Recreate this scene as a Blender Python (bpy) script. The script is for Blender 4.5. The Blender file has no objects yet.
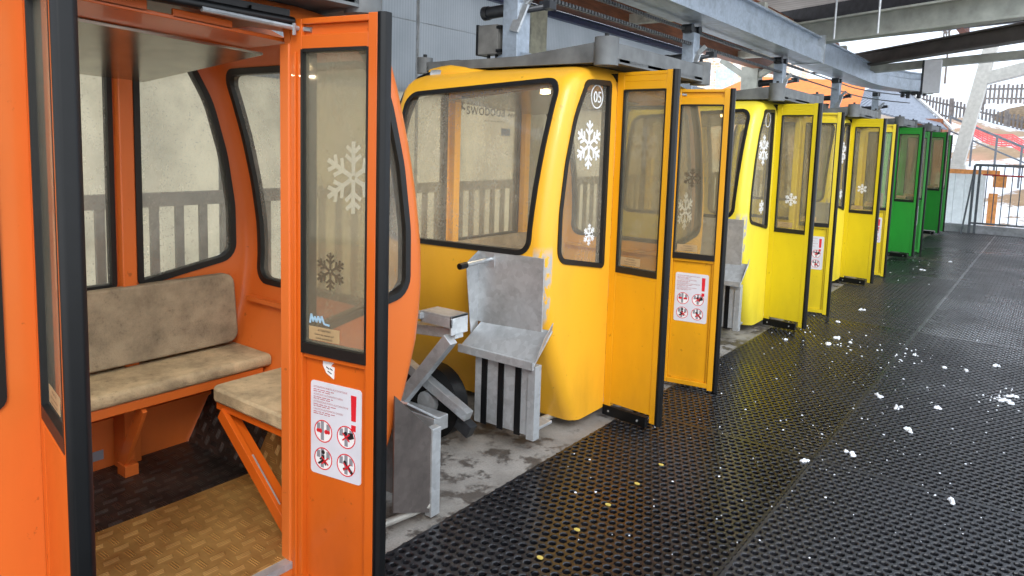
import bpy, bmesh, math, random
from mathutils import Vector, Matrix
random.seed(7)
PI = math.pi
S = bpy.context.scene
COL = S.collection

# ------------------------------------------------------------------ camera
CAM = dict(f=720.0, py=220.53, yaw=36.897, pitch=6.18, roll=1.76, x=1.859, z=1.515)
def make_camera():
    y, t, r = (math.radians(CAM[k]) for k in ('yaw', 'pitch', 'roll'))
    fw = Vector((-math.sin(y)*math.cos(t), math.cos(y)*math.cos(t), -math.sin(t)))
    rt = fw.cross(Vector((0, 0, 1))).normalized(); up = rt.cross(fw)
    r2 = math.cos(r)*rt + math.sin(r)*up; u2 = r2.cross(fw)
    cd = bpy.data.cameras.new('camera'); co = bpy.data.objects.new('camera', cd); COL.objects.link(co)
    m = Matrix((r2, u2, -fw)).transposed().to_4x4(); m.translation = Vector((CAM['x'], 0, CAM['z']))
    co.matrix_world = m
    cd.sensor_width = 36; cd.lens = CAM['f']/1024*36
    cd.shift_y = (CAM['py']-288)/1024
    cd.clip_start = .02; cd.clip_end = 500
    S.camera = co
make_camera()

# ------------------------------------------------------------------ world, sun, exposure
S.view_settings.view_transform = 'Standard'; S.view_settings.look = 'None'
S.view_settings.gamma = 1; S.view_settings.use_curve_mapping = False
S.view_settings.exposure = 0.85
W = bpy.data.worlds.new('overcast_sky'); S.world = W; W.use_nodes = True
wn = W.node_tree.nodes; wl = W.node_tree.links; wn.clear()
wo = wn.new('ShaderNodeOutputWorld'); bg = wn.new('ShaderNodeBackground')
tc = wn.new('ShaderNodeTexCoord'); sp = wn.new('ShaderNodeSeparateXYZ'); rp = wn.new('ShaderNodeValToRGB')
wl.new(tc.outputs['Generated'], sp.inputs[0]); wl.new(sp.outputs['Z'], rp.inputs[0])
rp.color_ramp.elements[0].position = 0.0; rp.color_ramp.elements[0].color = (.80, .84, .88, 1)
rp.color_ramp.elements[1].position = .6; rp.color_ramp.elements[1].color = (.72, .82, .95, 1)
wl.new(rp.outputs[0], bg.inputs[0]); bg.inputs[1].default_value = 1.25; wl.new(bg.outputs[0], wo.inputs[0])
sd = bpy.data.lights.new('hazy_sun', 'SUN'); sd.energy = 1.3; sd.angle = math.radians(25); sd.color = (1, .97, .92)
so = bpy.data.objects.new('hazy_sun', sd); COL.objects.link(so)
so.rotation_euler = Vector((-.62, .55, -.62)).to_track_quat('-Z', 'Y').to_euler()

# ------------------------------------------------------------------ node material helpers
def srgb(r, g, b):
    f = lambda c: (c/255/12.92) if c/255 <= .04045 else ((c/255+.055)/1.055)**2.4
    return (f(r), f(g), f(b), 1)
class NT:
    def __init__(s, name):
        s.m = bpy.data.materials.new(name); s.m.use_nodes = True
        s.t = s.m.node_tree; s.n = s.t.nodes; s.l = s.t.links; s.n.clear()
        s.out = s.n.new('ShaderNodeOutputMaterial')
    def N(s, typ, **kw):
        n = s.n.new('ShaderNode'+typ)
        for k, v in kw.items():
            if k.startswith('i_'): n.inputs[k[2:].replace('_', ' ')].default_value = v
            else: setattr(n, k, v)
        return n
    def L(s, a, b): s.l.new(a, b)
    def val(s, x, sock):
        if hasattr(x, 'is_output') or isinstance(x, bpy.types.NodeSocket): s.L(x, sock)
        else: sock.default_value = x
    def M(s, op, a, b=0, c=0):
        n = s.N('Math', operation=op)
        for i, x in enumerate((a, b, c)): s.val(x, n.inputs[i])
        return n.outputs[0]
    def mix(s, f, a, b):
        n = s.N('Mix', data_type='RGBA'); s.val(f, n.inputs[0]); s.val(a, n.inputs[6]); s.val(b, n.inputs[7])
        return n.outputs[2]
    def obj(s): return s.N('TexCoord').outputs['Object']
    def noise(s, co, scale, detail=3, rough=.55, stretch=None):
        if stretch:
            mp = s.N('Mapping'); mp.inputs['Scale'].default_value = stretch; s.L(co, mp.inputs[0]); co = mp.outputs[0]
        n = s.N('TexNoise'); n.inputs['Scale'].default_value = scale; n.inputs['Detail'].default_value = detail
        n.inputs['Roughness'].default_value = rough; s.L(co, n.inputs['Vector']); return n.outputs[0]
    def ramp(s, f, a, b):
        n = s.N('MapRange'); n.inputs[1].default_value = a; n.inputs[2].default_value = b; s.L(f, n.inputs[0]); return n.outputs[0]
    def bsdf(s, col, rough=.5, metal=0, bump=None, bstr=.3, bdist=.002, spec=.5, coat=0):
        b = s.N('BsdfPrincipled'); s.val(col, b.inputs['Base Color']); s.val(rough, b.inputs['Roughness'])
        s.val(metal, b.inputs['Metallic']); b.inputs['Specular IOR Level'].default_value = spec
        b.inputs['Coat Weight'].default_value = coat
        if bump is not None:
            n = s.N('Bump'); n.inputs['Strength'].default_value = bstr; n.inputs['Distance'].default_value = bdist
            s.L(bump, n.inputs['Height']); s.L(n.outputs[0], b.inputs['Normal'])
        s.L(b.outputs[0], s.out.inputs[0]); return b

def paint(name, col, dirt=(60, 40, 20), rough=.38, wear=False):
    k = NT(name); co = k.obj()
    n1 = k.noise(co, 3.0, 5, .6, (1, 1, .35)); n2 = k.noise(co, 60, 2, .5); n3 = k.noise(co, 22, 4, .7)
    c = k.mix(k.M('MULTIPLY', k.ramp(n1, .5, .75), .16), srgb(*col), srgb(*dirt))
    c = k.mix(k.M('MULTIPLY', k.ramp(n3, .66, .72), .45), c, srgb(*[int(v*.45) for v in col]))
    sepn = k.N('SeparateXYZ'); k.L(co, sepn.inputs[0])
    low = k.M('MULTIPLY', k.ramp(sepn.outputs[2], .42, .06), k.ramp(n1, .35, .65))
    c = k.mix(k.M('MULTIPLY', low, .35), c, srgb(*dirt))
    if wear:                                  # bare scraped patch on the near front corner
        my = k.ramp(sepn.outputs[1], -.925, -.935); mx_ = k.ramp(sepn.outputs[0], -.075, -.065); mz = k.M('MULTIPLY', k.ramp(sepn.outputs[2], .58, .66), k.ramp(sepn.outputs[2], 1.02, .96))
        mm = k.M('MULTIPLY', k.M('MULTIPLY', my, mx_), k.M('MULTIPLY', mz, k.ramp(k.noise(co, 26, 4, .7, (1, 1, .5)), .44, .5)))
        c = k.mix(mm, c, srgb(176, 172, 166))
    k.bsdf(c, k.M('ADD', k.M('MULTIPLY', n1, .25), rough-.1), bump=n2, bstr=.06, coat=.15)
    return k.m
def flat(name, col, rough=.5, metal=0, var=.12, scale=12, bump=.1, spec=.5):
    k = NT(name); co = k.obj(); n = k.noise(co, scale, 4)
    dark = tuple(int(c*(1-var*2)) for c in col)
    k.bsdf(k.mix(k.ramp(n, .3, .75), srgb(*col), srgb(*dark)), rough, metal, bump=n, bstr=bump, spec=spec)
    return k.m
def galv(name, col=(204, 208, 211), metal=.6, rough=.42):
    k = NT(name); co = k.obj()
    v = k.N('TexVoronoi'); v.inputs['Scale'].default_value = 38; k.L(co, v.inputs[0])
    n = k.noise(co, 5, 5, .65)
    sp_ = k.N('SeparateColor'); k.L(v.outputs['Color'], sp_.inputs[0])
    c = k.mix(k.M('MULTIPLY', sp_.outputs[0], .35), srgb(*col), srgb(*[int(x*.75) for x in col]))
    c = k.mix(k.M('MULTIPLY', k.ramp(n, .45, .75), .55), c, srgb(*[int(x*.55) for x in col]))
    k.bsdf(c, rough, metal, bump=n, bstr=.12); return k.m
def fabric(name, col):
    k = NT(name); co = k.obj(); n = k.noise(co, 7, 5, .65); f = k.noise(co, 190, 2); st = k.noise(co, 28, 4, .8)
    c = k.mix(k.ramp(n, .35, .72), srgb(*col), srgb(*[int(x*.66) for x in col]))
    c = k.mix(k.M('MULTIPLY', k.ramp(st, .6, .75), .45), c, srgb(70, 62, 52))
    v = k.N('TexVoronoi'); v.inputs['Scale'].default_value = 140; k.L(co, v.inputs[0])
    k.bsdf(c, .8, bump=k.M('ADD', v.outputs['Distance'], f), bstr=.5, bdist=.003); return k.m
def tread(name, col, dk, rough=.33, metal=.45):
    k = NT(name); co = k.obj(); s = k.N('SeparateXYZ'); k.L(co, s.inputs[0])
    sc = 17.0
    # plates slope up at the cabin ends: follow the surface with z folded into y
    X = k.M('MULTIPLY', s.outputs[0], sc)
    Y = k.M('MULTIPLY', k.M('ADD', s.outputs[1], k.M('MULTIPLY', s.outputs[2], 1.0)), sc)
    fx = k.M('SUBTRACT', k.M('FRACT', X), .5); fy = k.M('SUBTRACT', k.M('FRACT', Y), .5)
    par = k.M('MODULO', k.M('ABSOLUTE', k.M('ADD', k.M('FLOOR', X), k.M('FLOOR', Y))), 2)
    a = k.M('ADD', k.M('MULTIPLY', fx, k.M('SUBTRACT', 1, par)), k.M('MULTIPLY', fy, par))
    b = k.M('ADD', k.M('MULTIPLY', fy, k.M('SUBTRACT', 1, par)), k.M('MULTIPLY', fx, par))
    ma = k.ramp(k.M('ABSOLUTE', k.M('ADD', a, k.M('MULTIPLY', b, .35))), .46, .40); mb = k.ramp(k.M('ABSOLUTE', b), .25, .2)
    st = k.M('ADD', .5, k.M('MULTIPLY', .5, k.M('COSINE', k.M('MULTIPLY', b, 2*PI*3/.44))))
    h = k.M('MULTIPLY', k.M('MULTIPLY', ma, mb), st)
    n = k.noise(co, 6, 5, .65)
    c = k.mix(k.ramp(n, .35, .7), srgb(*col), srgb(*dk))
    c = k.mix(k.M('MULTIPLY', k.M('SUBTRACT', 1, h), .45), c, srgb(*[int(x*.36) for x in col]))  # shade between the raised bars painted into the colour
    k.bsdf(c, k.M('ADD', rough, k.M('MULTIPLY', n, .15)), metal, bump=h, bstr=.9, bdist=.004); return k.m
def acrylic(name, tint=(240, 235, 220), haze=.30, hz=(222, 218, 204)):
    k = NT(name); co = k.obj()
    n = k.noise(co, 3.2, 6, .7, (1, 1, .6)); s = k.noise(co, 90, 3, .7)
    tr = k.N('BsdfTransparent'); tr.inputs[0].default_value = srgb(*tint)
    df = k.N('BsdfDiffuse'); df.inputs[0].default_value = srgb(*hz)
    tl = k.N('BsdfTranslucent'); tl.inputs[0].default_value = srgb(*hz)
    m0 = k.N('MixShader'); m0.inputs[0].default_value = .5; k.L(df.outputs[0], m0.inputs[1]); k.L(tl.outputs[0], m0.inputs[2])
    m1 = k.N('MixShader'); k.L(k.M('ADD', haze*.55, k.M('MULTIPLY', k.M('ADD', k.M('MULTIPLY', k.ramp(n, .35, .75), .8), k.M('MULTIPLY', k.ramp(s, .55, .8), .5)), haze)), m1.inputs[0])
    k.L(tr.outputs[0], m1.inputs[1]); k.L(m0.outputs[0], m1.inputs[2])
    gl = k.N('BsdfGlossy'); gl.inputs['Roughness'].default_value = .06
    fr = k.N('LayerWeight')
    m2 = k.N('MixShader'); k.L(k.M('ADD', .035, k.M('MULTIPLY', .8, k.M('POWER', fr.outputs['Facing'], 5))), m2.inputs[0]); k.L(m1.outputs[0], m2.inputs[1]); k.L(gl.outputs[0], m2.inputs[2])
    k.L(m2.outputs[0], k.out.inputs[0]); return k.m

MT = {}
MT['rubber'] = flat('black_rubber', (14, 15, 17), .38, 0, .2, 14, spec=.35)
MT['gasket'] = flat('window_gasket_rubber', (20, 20, 21), .5, 0, .2, 30)
MT['steel'] = galv('galvanised_steel')
MT['brightsteel'] = galv('bright_steel_tube', (205, 210, 214), .7, .3)
MT['shadesteel'] = galv('shaded_steel_plate', (118, 110, 106), .5, .35)  # shade and dark reflection on the side plate, painted as darker steel
MT['darksteel'] = galv('dark_greasy_steel', (70, 72, 76), .6, .4)
MT['rail'] = galv('painted_rail_steel', (170, 182, 196), .25, .38)
MT['chain'] = flat('chain_metal', (120, 122, 124), .4, .6, .3, 80, .5)
MT['alu'] = flat('brushed_aluminium_lining', (178, 174, 160), .22, .85, .12, 9, .05)
MT['tray'] = flat('grey_bumper_plastic', (108, 111, 112), .6, 0, .14, 9, .2)
MT['fabric'] = fabric('worn_beige_vinyl', (206, 186, 150))
MT['fabricd'] = fabric('worn_grey_vinyl', (168, 154, 130))
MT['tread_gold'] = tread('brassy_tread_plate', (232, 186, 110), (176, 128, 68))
MT['tread_shaded'] = tread('shaded_tread_plate', (92, 88, 84), (44, 42, 42), .3, .6)  # bench shade on the rear floor, painted as a darker plate
MT['acrylic'] = acrylic('scratched_acrylic')
MT['acrylic_door'] = acrylic('door_acrylic', (234, 228, 212), .22, (206, 200, 180))
MT['white'] = flat('white_sticker_film', (236, 238, 240), .45, 0, .03)
MT['sign'] = flat('warning_sign_film', (214, 216, 226), .35, 0, .03)
MT['red'] = flat('red_print', (214, 34, 48), .45, 0, .03)
MT['darkprint'] = flat('dark_print', (30, 30, 34), .5, 0, .03)
MT['greyprint'] = flat('grey_print', (140, 142, 150), .5, 0, .03)
MT['redtext'] = flat('faded_red_print', (176, 96, 104), .5, 0, .03)
MT['blueprint'] = flat('faded_blue_print', (120, 146, 178), .5, 0, .03)
MT['clearfilm'] = flat('faded_label_film', (176, 150, 112), .5, 0, .05)
MT['darkflake'] = flat('shaded_sticker_back', (96, 84, 66), .6, 0, .1)  # shadow side of a sticker seen from inside, painted dark
PAINT = {
 'orange': paint('orange_cabin_paint', (216, 110, 44), (120, 52, 18)),
 'orange_in': paint('orange_door_paint', (208, 96, 22), (110, 46, 12)),
 'gold': paint('golden_yellow_paint', (238, 176, 44), (150, 96, 20), wear=True),
 'gold_in': paint('golden_door_paint', (222, 158, 16), (130, 84, 16)),
 'lemon': paint('lemon_yellow_paint', (236, 216, 62), (150, 130, 30), wear=True),
 'lemon_in': paint('lemon_door_paint', (218, 194, 24), (130, 110, 16)),
 'green': paint('green_cabin_paint', (58, 170, 72), (20, 80, 30)),
 'green_in': paint('green_door_paint', (48, 158, 58), (14, 70, 24)),
}

# ------------------------------------------------------------------ mesh helpers
class MB:
    def __init__(s): s.v = []; s.f = []; s.mi = []
    def add(s, vs, fs, mi=0):
        b = len(s.v); s.v += [tuple(p) for p in vs]
        for f in fs: s.f.append(tuple(b+i for i in f)); s.mi.append(mi)
        return s
    def box(s, x0, x1, y0, y1, z0, z1, mi=0, fn=None):
        P = [(x, y, z) for x in (x0, x1) for y in (y0, y1) for z in (z0, z1)]
        if fn: P = [fn(*p) for p in P]
        return s.add(P, [(0,1,3,2), (4,6,7,5), (0,4,5,1), (2,3,7,6), (0,2,6,4), (1,5,7,3)], mi)
    def bar(s, a, b, w, h, mi=0, up=(0, 0, 1)):
        a = Vector(a); b = Vector(b); d = (b-a).normalized(); u = Vector(up)
        if abs(d.dot(u)) > .95: u = Vector((1, 0, 0))
        r = d.cross(u).normalized(); u = r.cross(d)
        P = [p + r*sx*w/2 + u*sz*h/2 for p in (a, b) for sx in (-1, 1) for sz in (-1, 1)]
        return s.add(P, [(0,1,3,2), (4,6,7,5), (0,4,5,1), (2,3,7,6), (0,2,6,4), (1,5,7,3)], mi)
    def tube(s, pts, r, n=10, mi=0, cap=True):
        pts = [Vector(p) for p in pts]; R = r if isinstance(r, (list, tuple)) else [r]*len(pts)
        rings = []; u = None
        for i, p in enumerate(pts):
            d = (pts[min(i+1, len(pts)-1)]-pts[max(i-1, 0)]).normalized()
            if u is None:
                u = d.cross(Vector((0, 0, 1)))
                if u.length < .1: u = d.cross(Vector((1, 0, 0)))
                u.normalize()
            u = (u - d*u.dot(d)).normalized(); w = d.cross(u)
            rings.append([p + (u*math.cos(2*PI*k/n)+w*math.sin(2*PI*k/n))*R[i] for k in range(n)])
        vs = [q for g in rings for q in g]; fs = []
        for i in range(len(pts)-1):
            for k in range(n): fs.append((i*n+k, i*n+(k+1) % n, (i+1)*n+(k+1) % n, (i+1)*n+k))
        if cap: fs += [tuple(range(n))[::-1], tuple(range((len(pts)-1)*n, len(pts)*n))]
        return s.add(vs, fs, mi)
    def prism(s, poly, fn, d0, d1, mi=0):
        n = len(poly); vs = [fn(u, v, d0) for u, v in poly]+[fn(u, v, d1) for u, v in poly]
        fs = [tuple(range(n))[::-1], tuple(range(n, 2*n))]+[(k, (k+1) % n, n+(k+1) % n, n+k) for k in range(n)]
        return s.add(vs, fs, mi)
    def ring(s, po, pi_, fn, d0, d1, mi=0):
        n = len(po); vs = [fn(u, v, d) for P_, d in ((po, d0), (pi_, d0), (pi_, d1), (po, d1)) for u, v in P_]
        fs = []
        for q in range(4):
            q2 = (q+1) % 4
            for k in range(n): fs.append((q*n+k, q*n+(k+1) % n, q2*n+(k+1) % n, q2*n+k))
        return s.add(vs, fs, mi)
    def mesh(s, name, mats, smooth=False):
        me = bpy.data.meshes.new(name); me.from_pydata(s.v, [], s.f)
        for m in mats: me.materials.append(m)
        bm = bmesh.new(); bm.from_mesh(me); bm.faces.ensure_lookup_table()
        for i, f in enumerate(bm.faces): f.material_index = s.mi[i]
        bmesh.ops.recalc_face_normals(bm, faces=bm.faces); bm.to_mesh(me); bm.free()
        if smooth: smooth_mesh(me)
        return me
def smooth_mesh(me, ang=40):
    for p in me.polygons: p.use_smooth = True
    bm = bmesh.new(); bm.from_mesh(me)
    for e in bm.edges:
        if len(e.link_faces) == 2 and e.calc_face_angle(0) > math.radians(ang): e.smooth = False
    bm.to_mesh(me); bm.free()
def link(name, me, parent=None, loc=(0, 0, 0), bev=0, **props):
    o = bpy.data.objects.new(name, me); COL.objects.link(o); o.location = loc
    if parent: o.parent = parent
    if bev:
        b = o.modifiers.new('bevel', 'BEVEL'); b.width = bev; b.segments = 2; b.limit_method = 'ANGLE'; b.angle_limit = math.radians(50)
    for k, v in props.items(): o[k] = v
    return o
def obj(name, mb, mats, parent=None, smooth=False, bev=0, loc=(0, 0, 0), **props):
    if not isinstance(mats, (list, tuple)): mats = [mats]
    return link(name, mb.mesh(name, mats, smooth), parent, loc, bev, **props)
def root(name, loc, label=None, cat=None, group=None):
    o = bpy.data.objects.new(name, None); COL.objects.link(o); o.location = loc; o.empty_display_size = .1
    tag(o, label, cat, group); return o
def tag(o, label=None, cat=None, group=None, kind=None):
    for k, v in (('label', label), ('category', cat), ('group', group), ('kind', kind)):
        if v: o[k] = v
    return o
KIDS = {}
def copy_tree(o, parent=None):
    c = o.copy(); COL.objects.link(c); c.parent = parent
    for ch in list(o.children): copy_tree(ch, c)
    return c
def rpoly(pts, rad, seg=6):
    """rounded polygon; rad: number or list"""
    n = len(pts); out = []
    for i, p in enumerate(pts):
        r = rad[i] if isinstance(rad, (list, tuple)) else rad
        p = Vector(p); a = (Vector(pts[i-1])-p); b = (Vector(pts[(i+1) % n])-p)
        la, lb = a.length, b.length; a.normalize(); b.normalize()
        th = a.angle(b); t = min(r/math.tan(th/2), la*.49, lb*.49); rr = t*math.tan(th/2)
        c = p+(a+b).normalized()*rr/math.sin(th/2)
        s0 = p+a*t-c; s1 = p+b*t-c
        a0 = math.atan2(s0.y, s0.x); a1 = math.atan2(s1.y, s1.x); d = (a1-a0+PI) % (2*PI)-PI
        for k in range(seg+1):
            q = a0+d*k/seg; out.append((c.x+rr*math.cos(q), c.y+rr*math.sin(q)))
    return out
def dense(poly, step=.06):
    out = []; n = len(poly)
    for i in range(n):
        a = Vector(poly[i]); b = Vector(poly[(i+1) % n]); m = max(1, int((b-a).length/step))
        for k in range(m): q = a.lerp(b, k/m); out.append((q.x, q.y))
    return out
def offset(poly, d):
    n = len(poly); A = sum(poly[i][0]*poly[(i+1) % n][1]-poly[(i+1) % n][0]*poly[i][1] for i in range(n))
    sg = 1 if A > 0 else -1; out = []
    for i in range(n):
        t = Vector(poly[(i+1) % n])-Vector(poly[i-1])
        if t.length < 1e-9: t = Vector((1, 0))
        t.normalize(); out.append((poly[i][0]-sg*t.y*d, poly[i][1]+sg*t.x*d))
    return out
def pane(poly, fn, nz=14, nx=5, mi=0, mb=None):
    mb = mb or MB(); zs = [p[1] for p in poly]; z0, z1 = min(zs)+1e-4, max(zs)-1e-4; rows = []
    n = len(poly)
    for k in range(nz+1):
        z = z0+(z1-z0)*(.5-.5*math.cos(PI*k/nz)); xs = []
        for i in range(n):
            (x0, a), (x1, b) = poly[i], poly[(i+1) % n]
            if (a-z)*(b-z) <= 0 and a != b: xs.append(x0+(z-a)/(b-a)*(x1-x0))
        lo, hi = min(xs), max(xs); rows.append([fn(lo+(hi-lo)*j/nx, z, 0) for j in range(nx+1)])
    vs = [p for r in rows for p in r]; w = nx+1
    return mb.add(vs, [(k*w+j, k*w+j+1, (k+1)*w+j+1, (k+1)*w+j) for k in range(nz) for j in range(nx)], mi)
_txt = {}
def text(mb, s, fn, u, v, size, mi=0, d0=0, d1=.0015, align='CENTER', mirror=False):
    key = s
    if key not in _txt:
        c = bpy.data.curves.new('t', 'FONT'); c.body = s; c.size = 1; c.resolution_u = 3; c.extrude = 0
        o = bpy.data.objects.new('t', c); COL.objects.link(o); bpy.context.view_layer.update()
        me = bpy.data.meshes.new_from_object(o.evaluated_get(bpy.context.evaluated_depsgraph_get()))
        _txt[key] = ([(p.co.x, p.co.y) for p in me.vertices], [tuple(f.vertices) for f in me.polygons])
        bpy.data.objects.remove(o); bpy.data.curves.remove(c); bpy.data.meshes.remove(me)
    vs, fs = _txt[key]
    w = max(p[0] for p in vs); off = {'CENTER': -w/2, 'LEFT': 0}[align]; sg = -1 if mirror else 1
    mb.add([fn(u+sg*(p[0]+off)*size, v+p[1]*size, d1) for p in vs], fs, mi)
def bar2(mb, fn, a, b, w, d0=0, d1=.0015, mi=0):
    a = Vector(a); b = Vector(b); t = (b-a).normalized(); n = Vector((-t.y, t.x))*w/2
    mb.prism([tuple(a+n), tuple(a-n), tuple(b-n), tuple(b+n)], fn, d0, d1, mi)
def disc(mb, fn, c, r, d0, d1, mi=0, n=20, ry=None):
    mb.prism([(c[0]+r*math.cos(2*PI*k/n), c[1]+(ry or r)*math.sin(2*PI*k/n)) for k in range(n)], fn, d0, d1, mi)
def annul(mb, fn, c, r, w, d0, d1, mi=0, n=28):
    P_ = lambda q: [(c[0]+q*math.cos(2*PI*k/n), c[1]+q*math.sin(2*PI*k/n)) for k in range(n)]
    mb.ring(P_(r), P_(r-w), fn, d0, d1, mi)
def flake(mb, fn, c, R, d0=0, d1=.0015, mi=0):
    for k in range(6):
        a = PI/6+k*PI/3 + PI/3*0; d = Vector((math.cos(a), math.sin(a))); c2 = Vector(c)
        e = .0001*k
        bar2(mb, fn, c2+d*R*.06, c2+d*R, R*.13, d0, d1+e, mi)
        for t, l in ((.42, .34), (.68, .3)):
            for sg in (-1, 1):
                b = a+sg*math.radians(52); q = c2+d*R*t
                bar2(mb, fn, q, q+Vector((math.cos(b), math.sin(b)))*R*l, R*.11, d0, d1+e+.0001*(1+sg)+.00005, mi)
def boolean(base, cutters):
    o = link('tmp_base', base); cs = []
    for c in cutters:
        k = link('tmp_cut', c); cs.append(k)
        m = o.modifiers.new('b', 'BOOLEAN'); m.operation = 'DIFFERENCE'; m.solver = 'EXACT'; m.object = k
    bpy.context.view_layer.update()
    me = bpy.data.meshes.new_from_object(o.evaluated_get(bpy.context.evaluated_depsgraph_get()))
    for k in cs+[o]: bpy.data.objects.remove(k)
    return me

# ================================================================== SETTING
X0 = .018                                     # edge of the rubber mats
def concrete_mat():
    k = NT('stained_concrete'); co = k.obj()
    n = k.noise(co, 3.1, 6, .65); f = k.noise(co, 120, 3, .7); st = k.noise(co, 9, 5, .7)
    c = k.mix(k.ramp(n, .35, .7), srgb(150, 146, 140), srgb(112, 108, 103))
    c = k.mix(k.M('MULTIPLY', k.ramp(f, .45, .7), .35), c, srgb(90, 88, 86))
    wet = k.ramp(k.M('ADD', k.M('MULTIPLY', st, .6), k.M('MULTIPLY', k.noise(co, 1.7, 3), .4)), .50, .55)
    c = k.mix(k.M('MULTIPLY', wet, .8), c, srgb(62, 56, 52))
    k.bsdf(c, k.M('SUBTRACT', .85, k.M('MULTIPLY', wet, .5)), bump=f, bstr=.4, bdist=.004); return k.m
def floor_dark():
    k = NT('wet_dark_floor'); n = k.noise(k.obj(), 6, 4)
    k.bsdf(k.mix(n, srgb(10, 10, 11), srgb(24, 24, 24)), .3); return k.m
m = MB(); m.box(-3.0, X0, -2.5, 17.2, -.3, -.018); tag(obj('floor', m, concrete_mat()), kind='structure')
m = MB(); m.box(X0, 5.2, -2.5, 17.2, -.3, -.022); tag(obj('floor', m, floor_dark()), kind='structure')

def wall_mat(tint=None):
    k = NT('grey_polycarbonate_wall'); co = k.obj(); s = k.N('SeparateXYZ'); k.L(co, s.inputs[0])
    rib = k.M('ADD', .5, k.M('MULTIPLY', .5, k.M('COSINE', k.M('MULTIPLY', s.outputs[1], 2*PI/.034))))
    n = k.noise(co, 1.6, 6, .65); sc = k.noise(co, 7, 5, .8, (1, 6, .5)); sp_ = k.noise(co, 70, 2, .6)
    c = k.mix(n, srgb(160, 165, 168), srgb(206, 208, 210))
    c = k.mix(k.M('MULTIPLY', rib, .22), c, srgb(120, 126, 136))
    c = k.mix(k.M('MULTIPLY', k.ramp(sc, .62, .75), .35), c, srgb(214, 218, 222))
    c = k.mix(k.M('MULTIPLY', k.ramp(sp_, .72, .76), .5), c, srgb(230, 232, 234))
    if tint: c = k.mix(.85, c, k.mix(k.ramp(k.noise(co, 2.4, 5, .7), .4, .7), srgb(*tint), srgb(*[int(x*.84) for x in tint])))
    b = k.bsdf(c, .35, 0, bump=rib, bstr=.15); tl = k.N('BsdfTranslucent'); k.L(c, tl.inputs[0])
    mx = k.N('MixShader'); mx.inputs[0].default_value = .82; k.L(b.outputs[0], mx.inputs[1]); k.L(tl.outputs[0], mx.inputs[2]); k.L(mx.outputs[0], k.out.inputs[0]); return k.m
m = MB()
m.box(-3.06, -3.0, -2.5, 11.2, 1.95, 2.97)
tag(obj('wall_left', m, wall_mat()), kind='structure')
m = MB(); m.box(-3.06, -3.0, -2.5, 11.2, -.3, 1.95)
tag(obj('wall_left', m, wall_mat((236, 231, 218))), kind='structure')
m = MB()
for y in (-1.1, .9, 2.9, 4.9, 8.6): m.box(-3.0, -2.992, y, y+.035, 0, 2.97)
m.box(-3.0, -2.994, -2.5, 11.2, 2.60, 2.606)
tag(obj('trim_1', m, flat('panel_joint_strip', (196, 200, 204), .4, .3)), kind='structure')
m = MB(); m.box(-3.0, -2.93, -2.5, 11.2, 2.97, 3.03); m.box(-3.0, -2.9, -2.5, 11.2, 3.03, 3.045, 0)
tag(obj('trim_2', m, flat('dark_blue_trim', (66, 74, 110), .4, .3)), kind='structure')
m = MB(); m.box(-3.0, -2.80, 6.45, 6.75, -.02, 3.0)
tag(obj('wall_post', m, flat('beige_post_paint', (206, 206, 186), .6), bev=.006), 'tall beige post standing against the grey ribbed wall behind cabin 05', 'post')

# railing with flat grey bars behind the cabins
mr = flat('grey_fence_bars', (166, 166, 164), .55, .1, .1)
mt_ = MB().box(-.03, .03, 0, 2.4, 1.10, 1.18, 0); mt_.box(-.02, .02, 0, 2.4, .12, .17)
me_top = mt_.mesh('top_rail', [mr]); mb_ = MB().box(-.012, .012, -.024, .024, .0, 1.10); me_bar = mb_.mesh('baluster', [mr])
for i in range(6):
    y0 = -1.6+2.4*i
    nm = ['orange cabin, nearest section', 'orange cabin, second section', 'cabin 05', 'lemon yellow cabins, first section', 'lemon yellow cabins, second section', 'far green cabins'][i]
    r_ = root('safety_railing', (-2.3, y0, -.018), 'grey railing of flat upright bars behind the '+nm, 'railing', 'railing sections along the wall')
    link('top_rail', me_top, r_)
    for k in range(16): link('baluster', me_bar, r_, (0, .075+.15*k, 0))

# wood fascia and ceiling
mw = NT('brown_timber'); co = mw.obj(); n = mw.noise(co, 6, 5, .6, (8, .6, 8)); n2 = mw.noise(co, 2, 4)
mw.bsdf(mw.mix(mw.ramp(n, .3, .7), srgb(150, 92, 58), srgb(98, 56, 36)), .6, bump=n, bstr=.3); mw = mw.m
md = NT('dark_ceiling_boards'); co = md.obj(); n = md.noise(co, 5, 4, .6, (.6, 8, 8)); md.bsdf(md.mix(n, srgb(78, 58, 48), srgb(46, 38, 36)), .7, bump=n); md = md.m
m = MB()
m.box(-3.3, .4, -.5, 9.2, 3.95, 4.05)
tag(obj('ceiling', m, md), kind='structure')
m = MB(); m.box(-2.95, -2.75, -2.5, 15.2, 3.06, 3.42)
tag(obj('timber_beam', m, mw, bev=.008), 'long brown timber beam running above the ribbed grey wall', 'beam')
m = MB(); m.box(-1.9, -1.72, -2.5, 15.2, 3.3, 3.62)
tag(obj('timber_beam', m, mw, bev=.008), 'long brown timber beam under the roof, directly left of the steel rail', 'beam')
# white soffit panels and dark gaps between the beams
mwh = flat('dirty_white_boards', (206, 204, 192), .6)
m = MB()
for (y0, y1) in ((2.0, 5.4), (5.9, 8.3), (8.9, 12.5)): m.box(-1.7, -1.15, y0, y1, 3.22, 3.26)
tag(obj('trim_3', m, mwh), kind='structure')
m = MB()
for y in (5.65, 8.6, 12.6): m.box(-2.8, -1.0, y-.06, y+.06, 3.1, 3.22)
tag(obj('trim_4', m, mwh), kind='structure')

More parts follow.
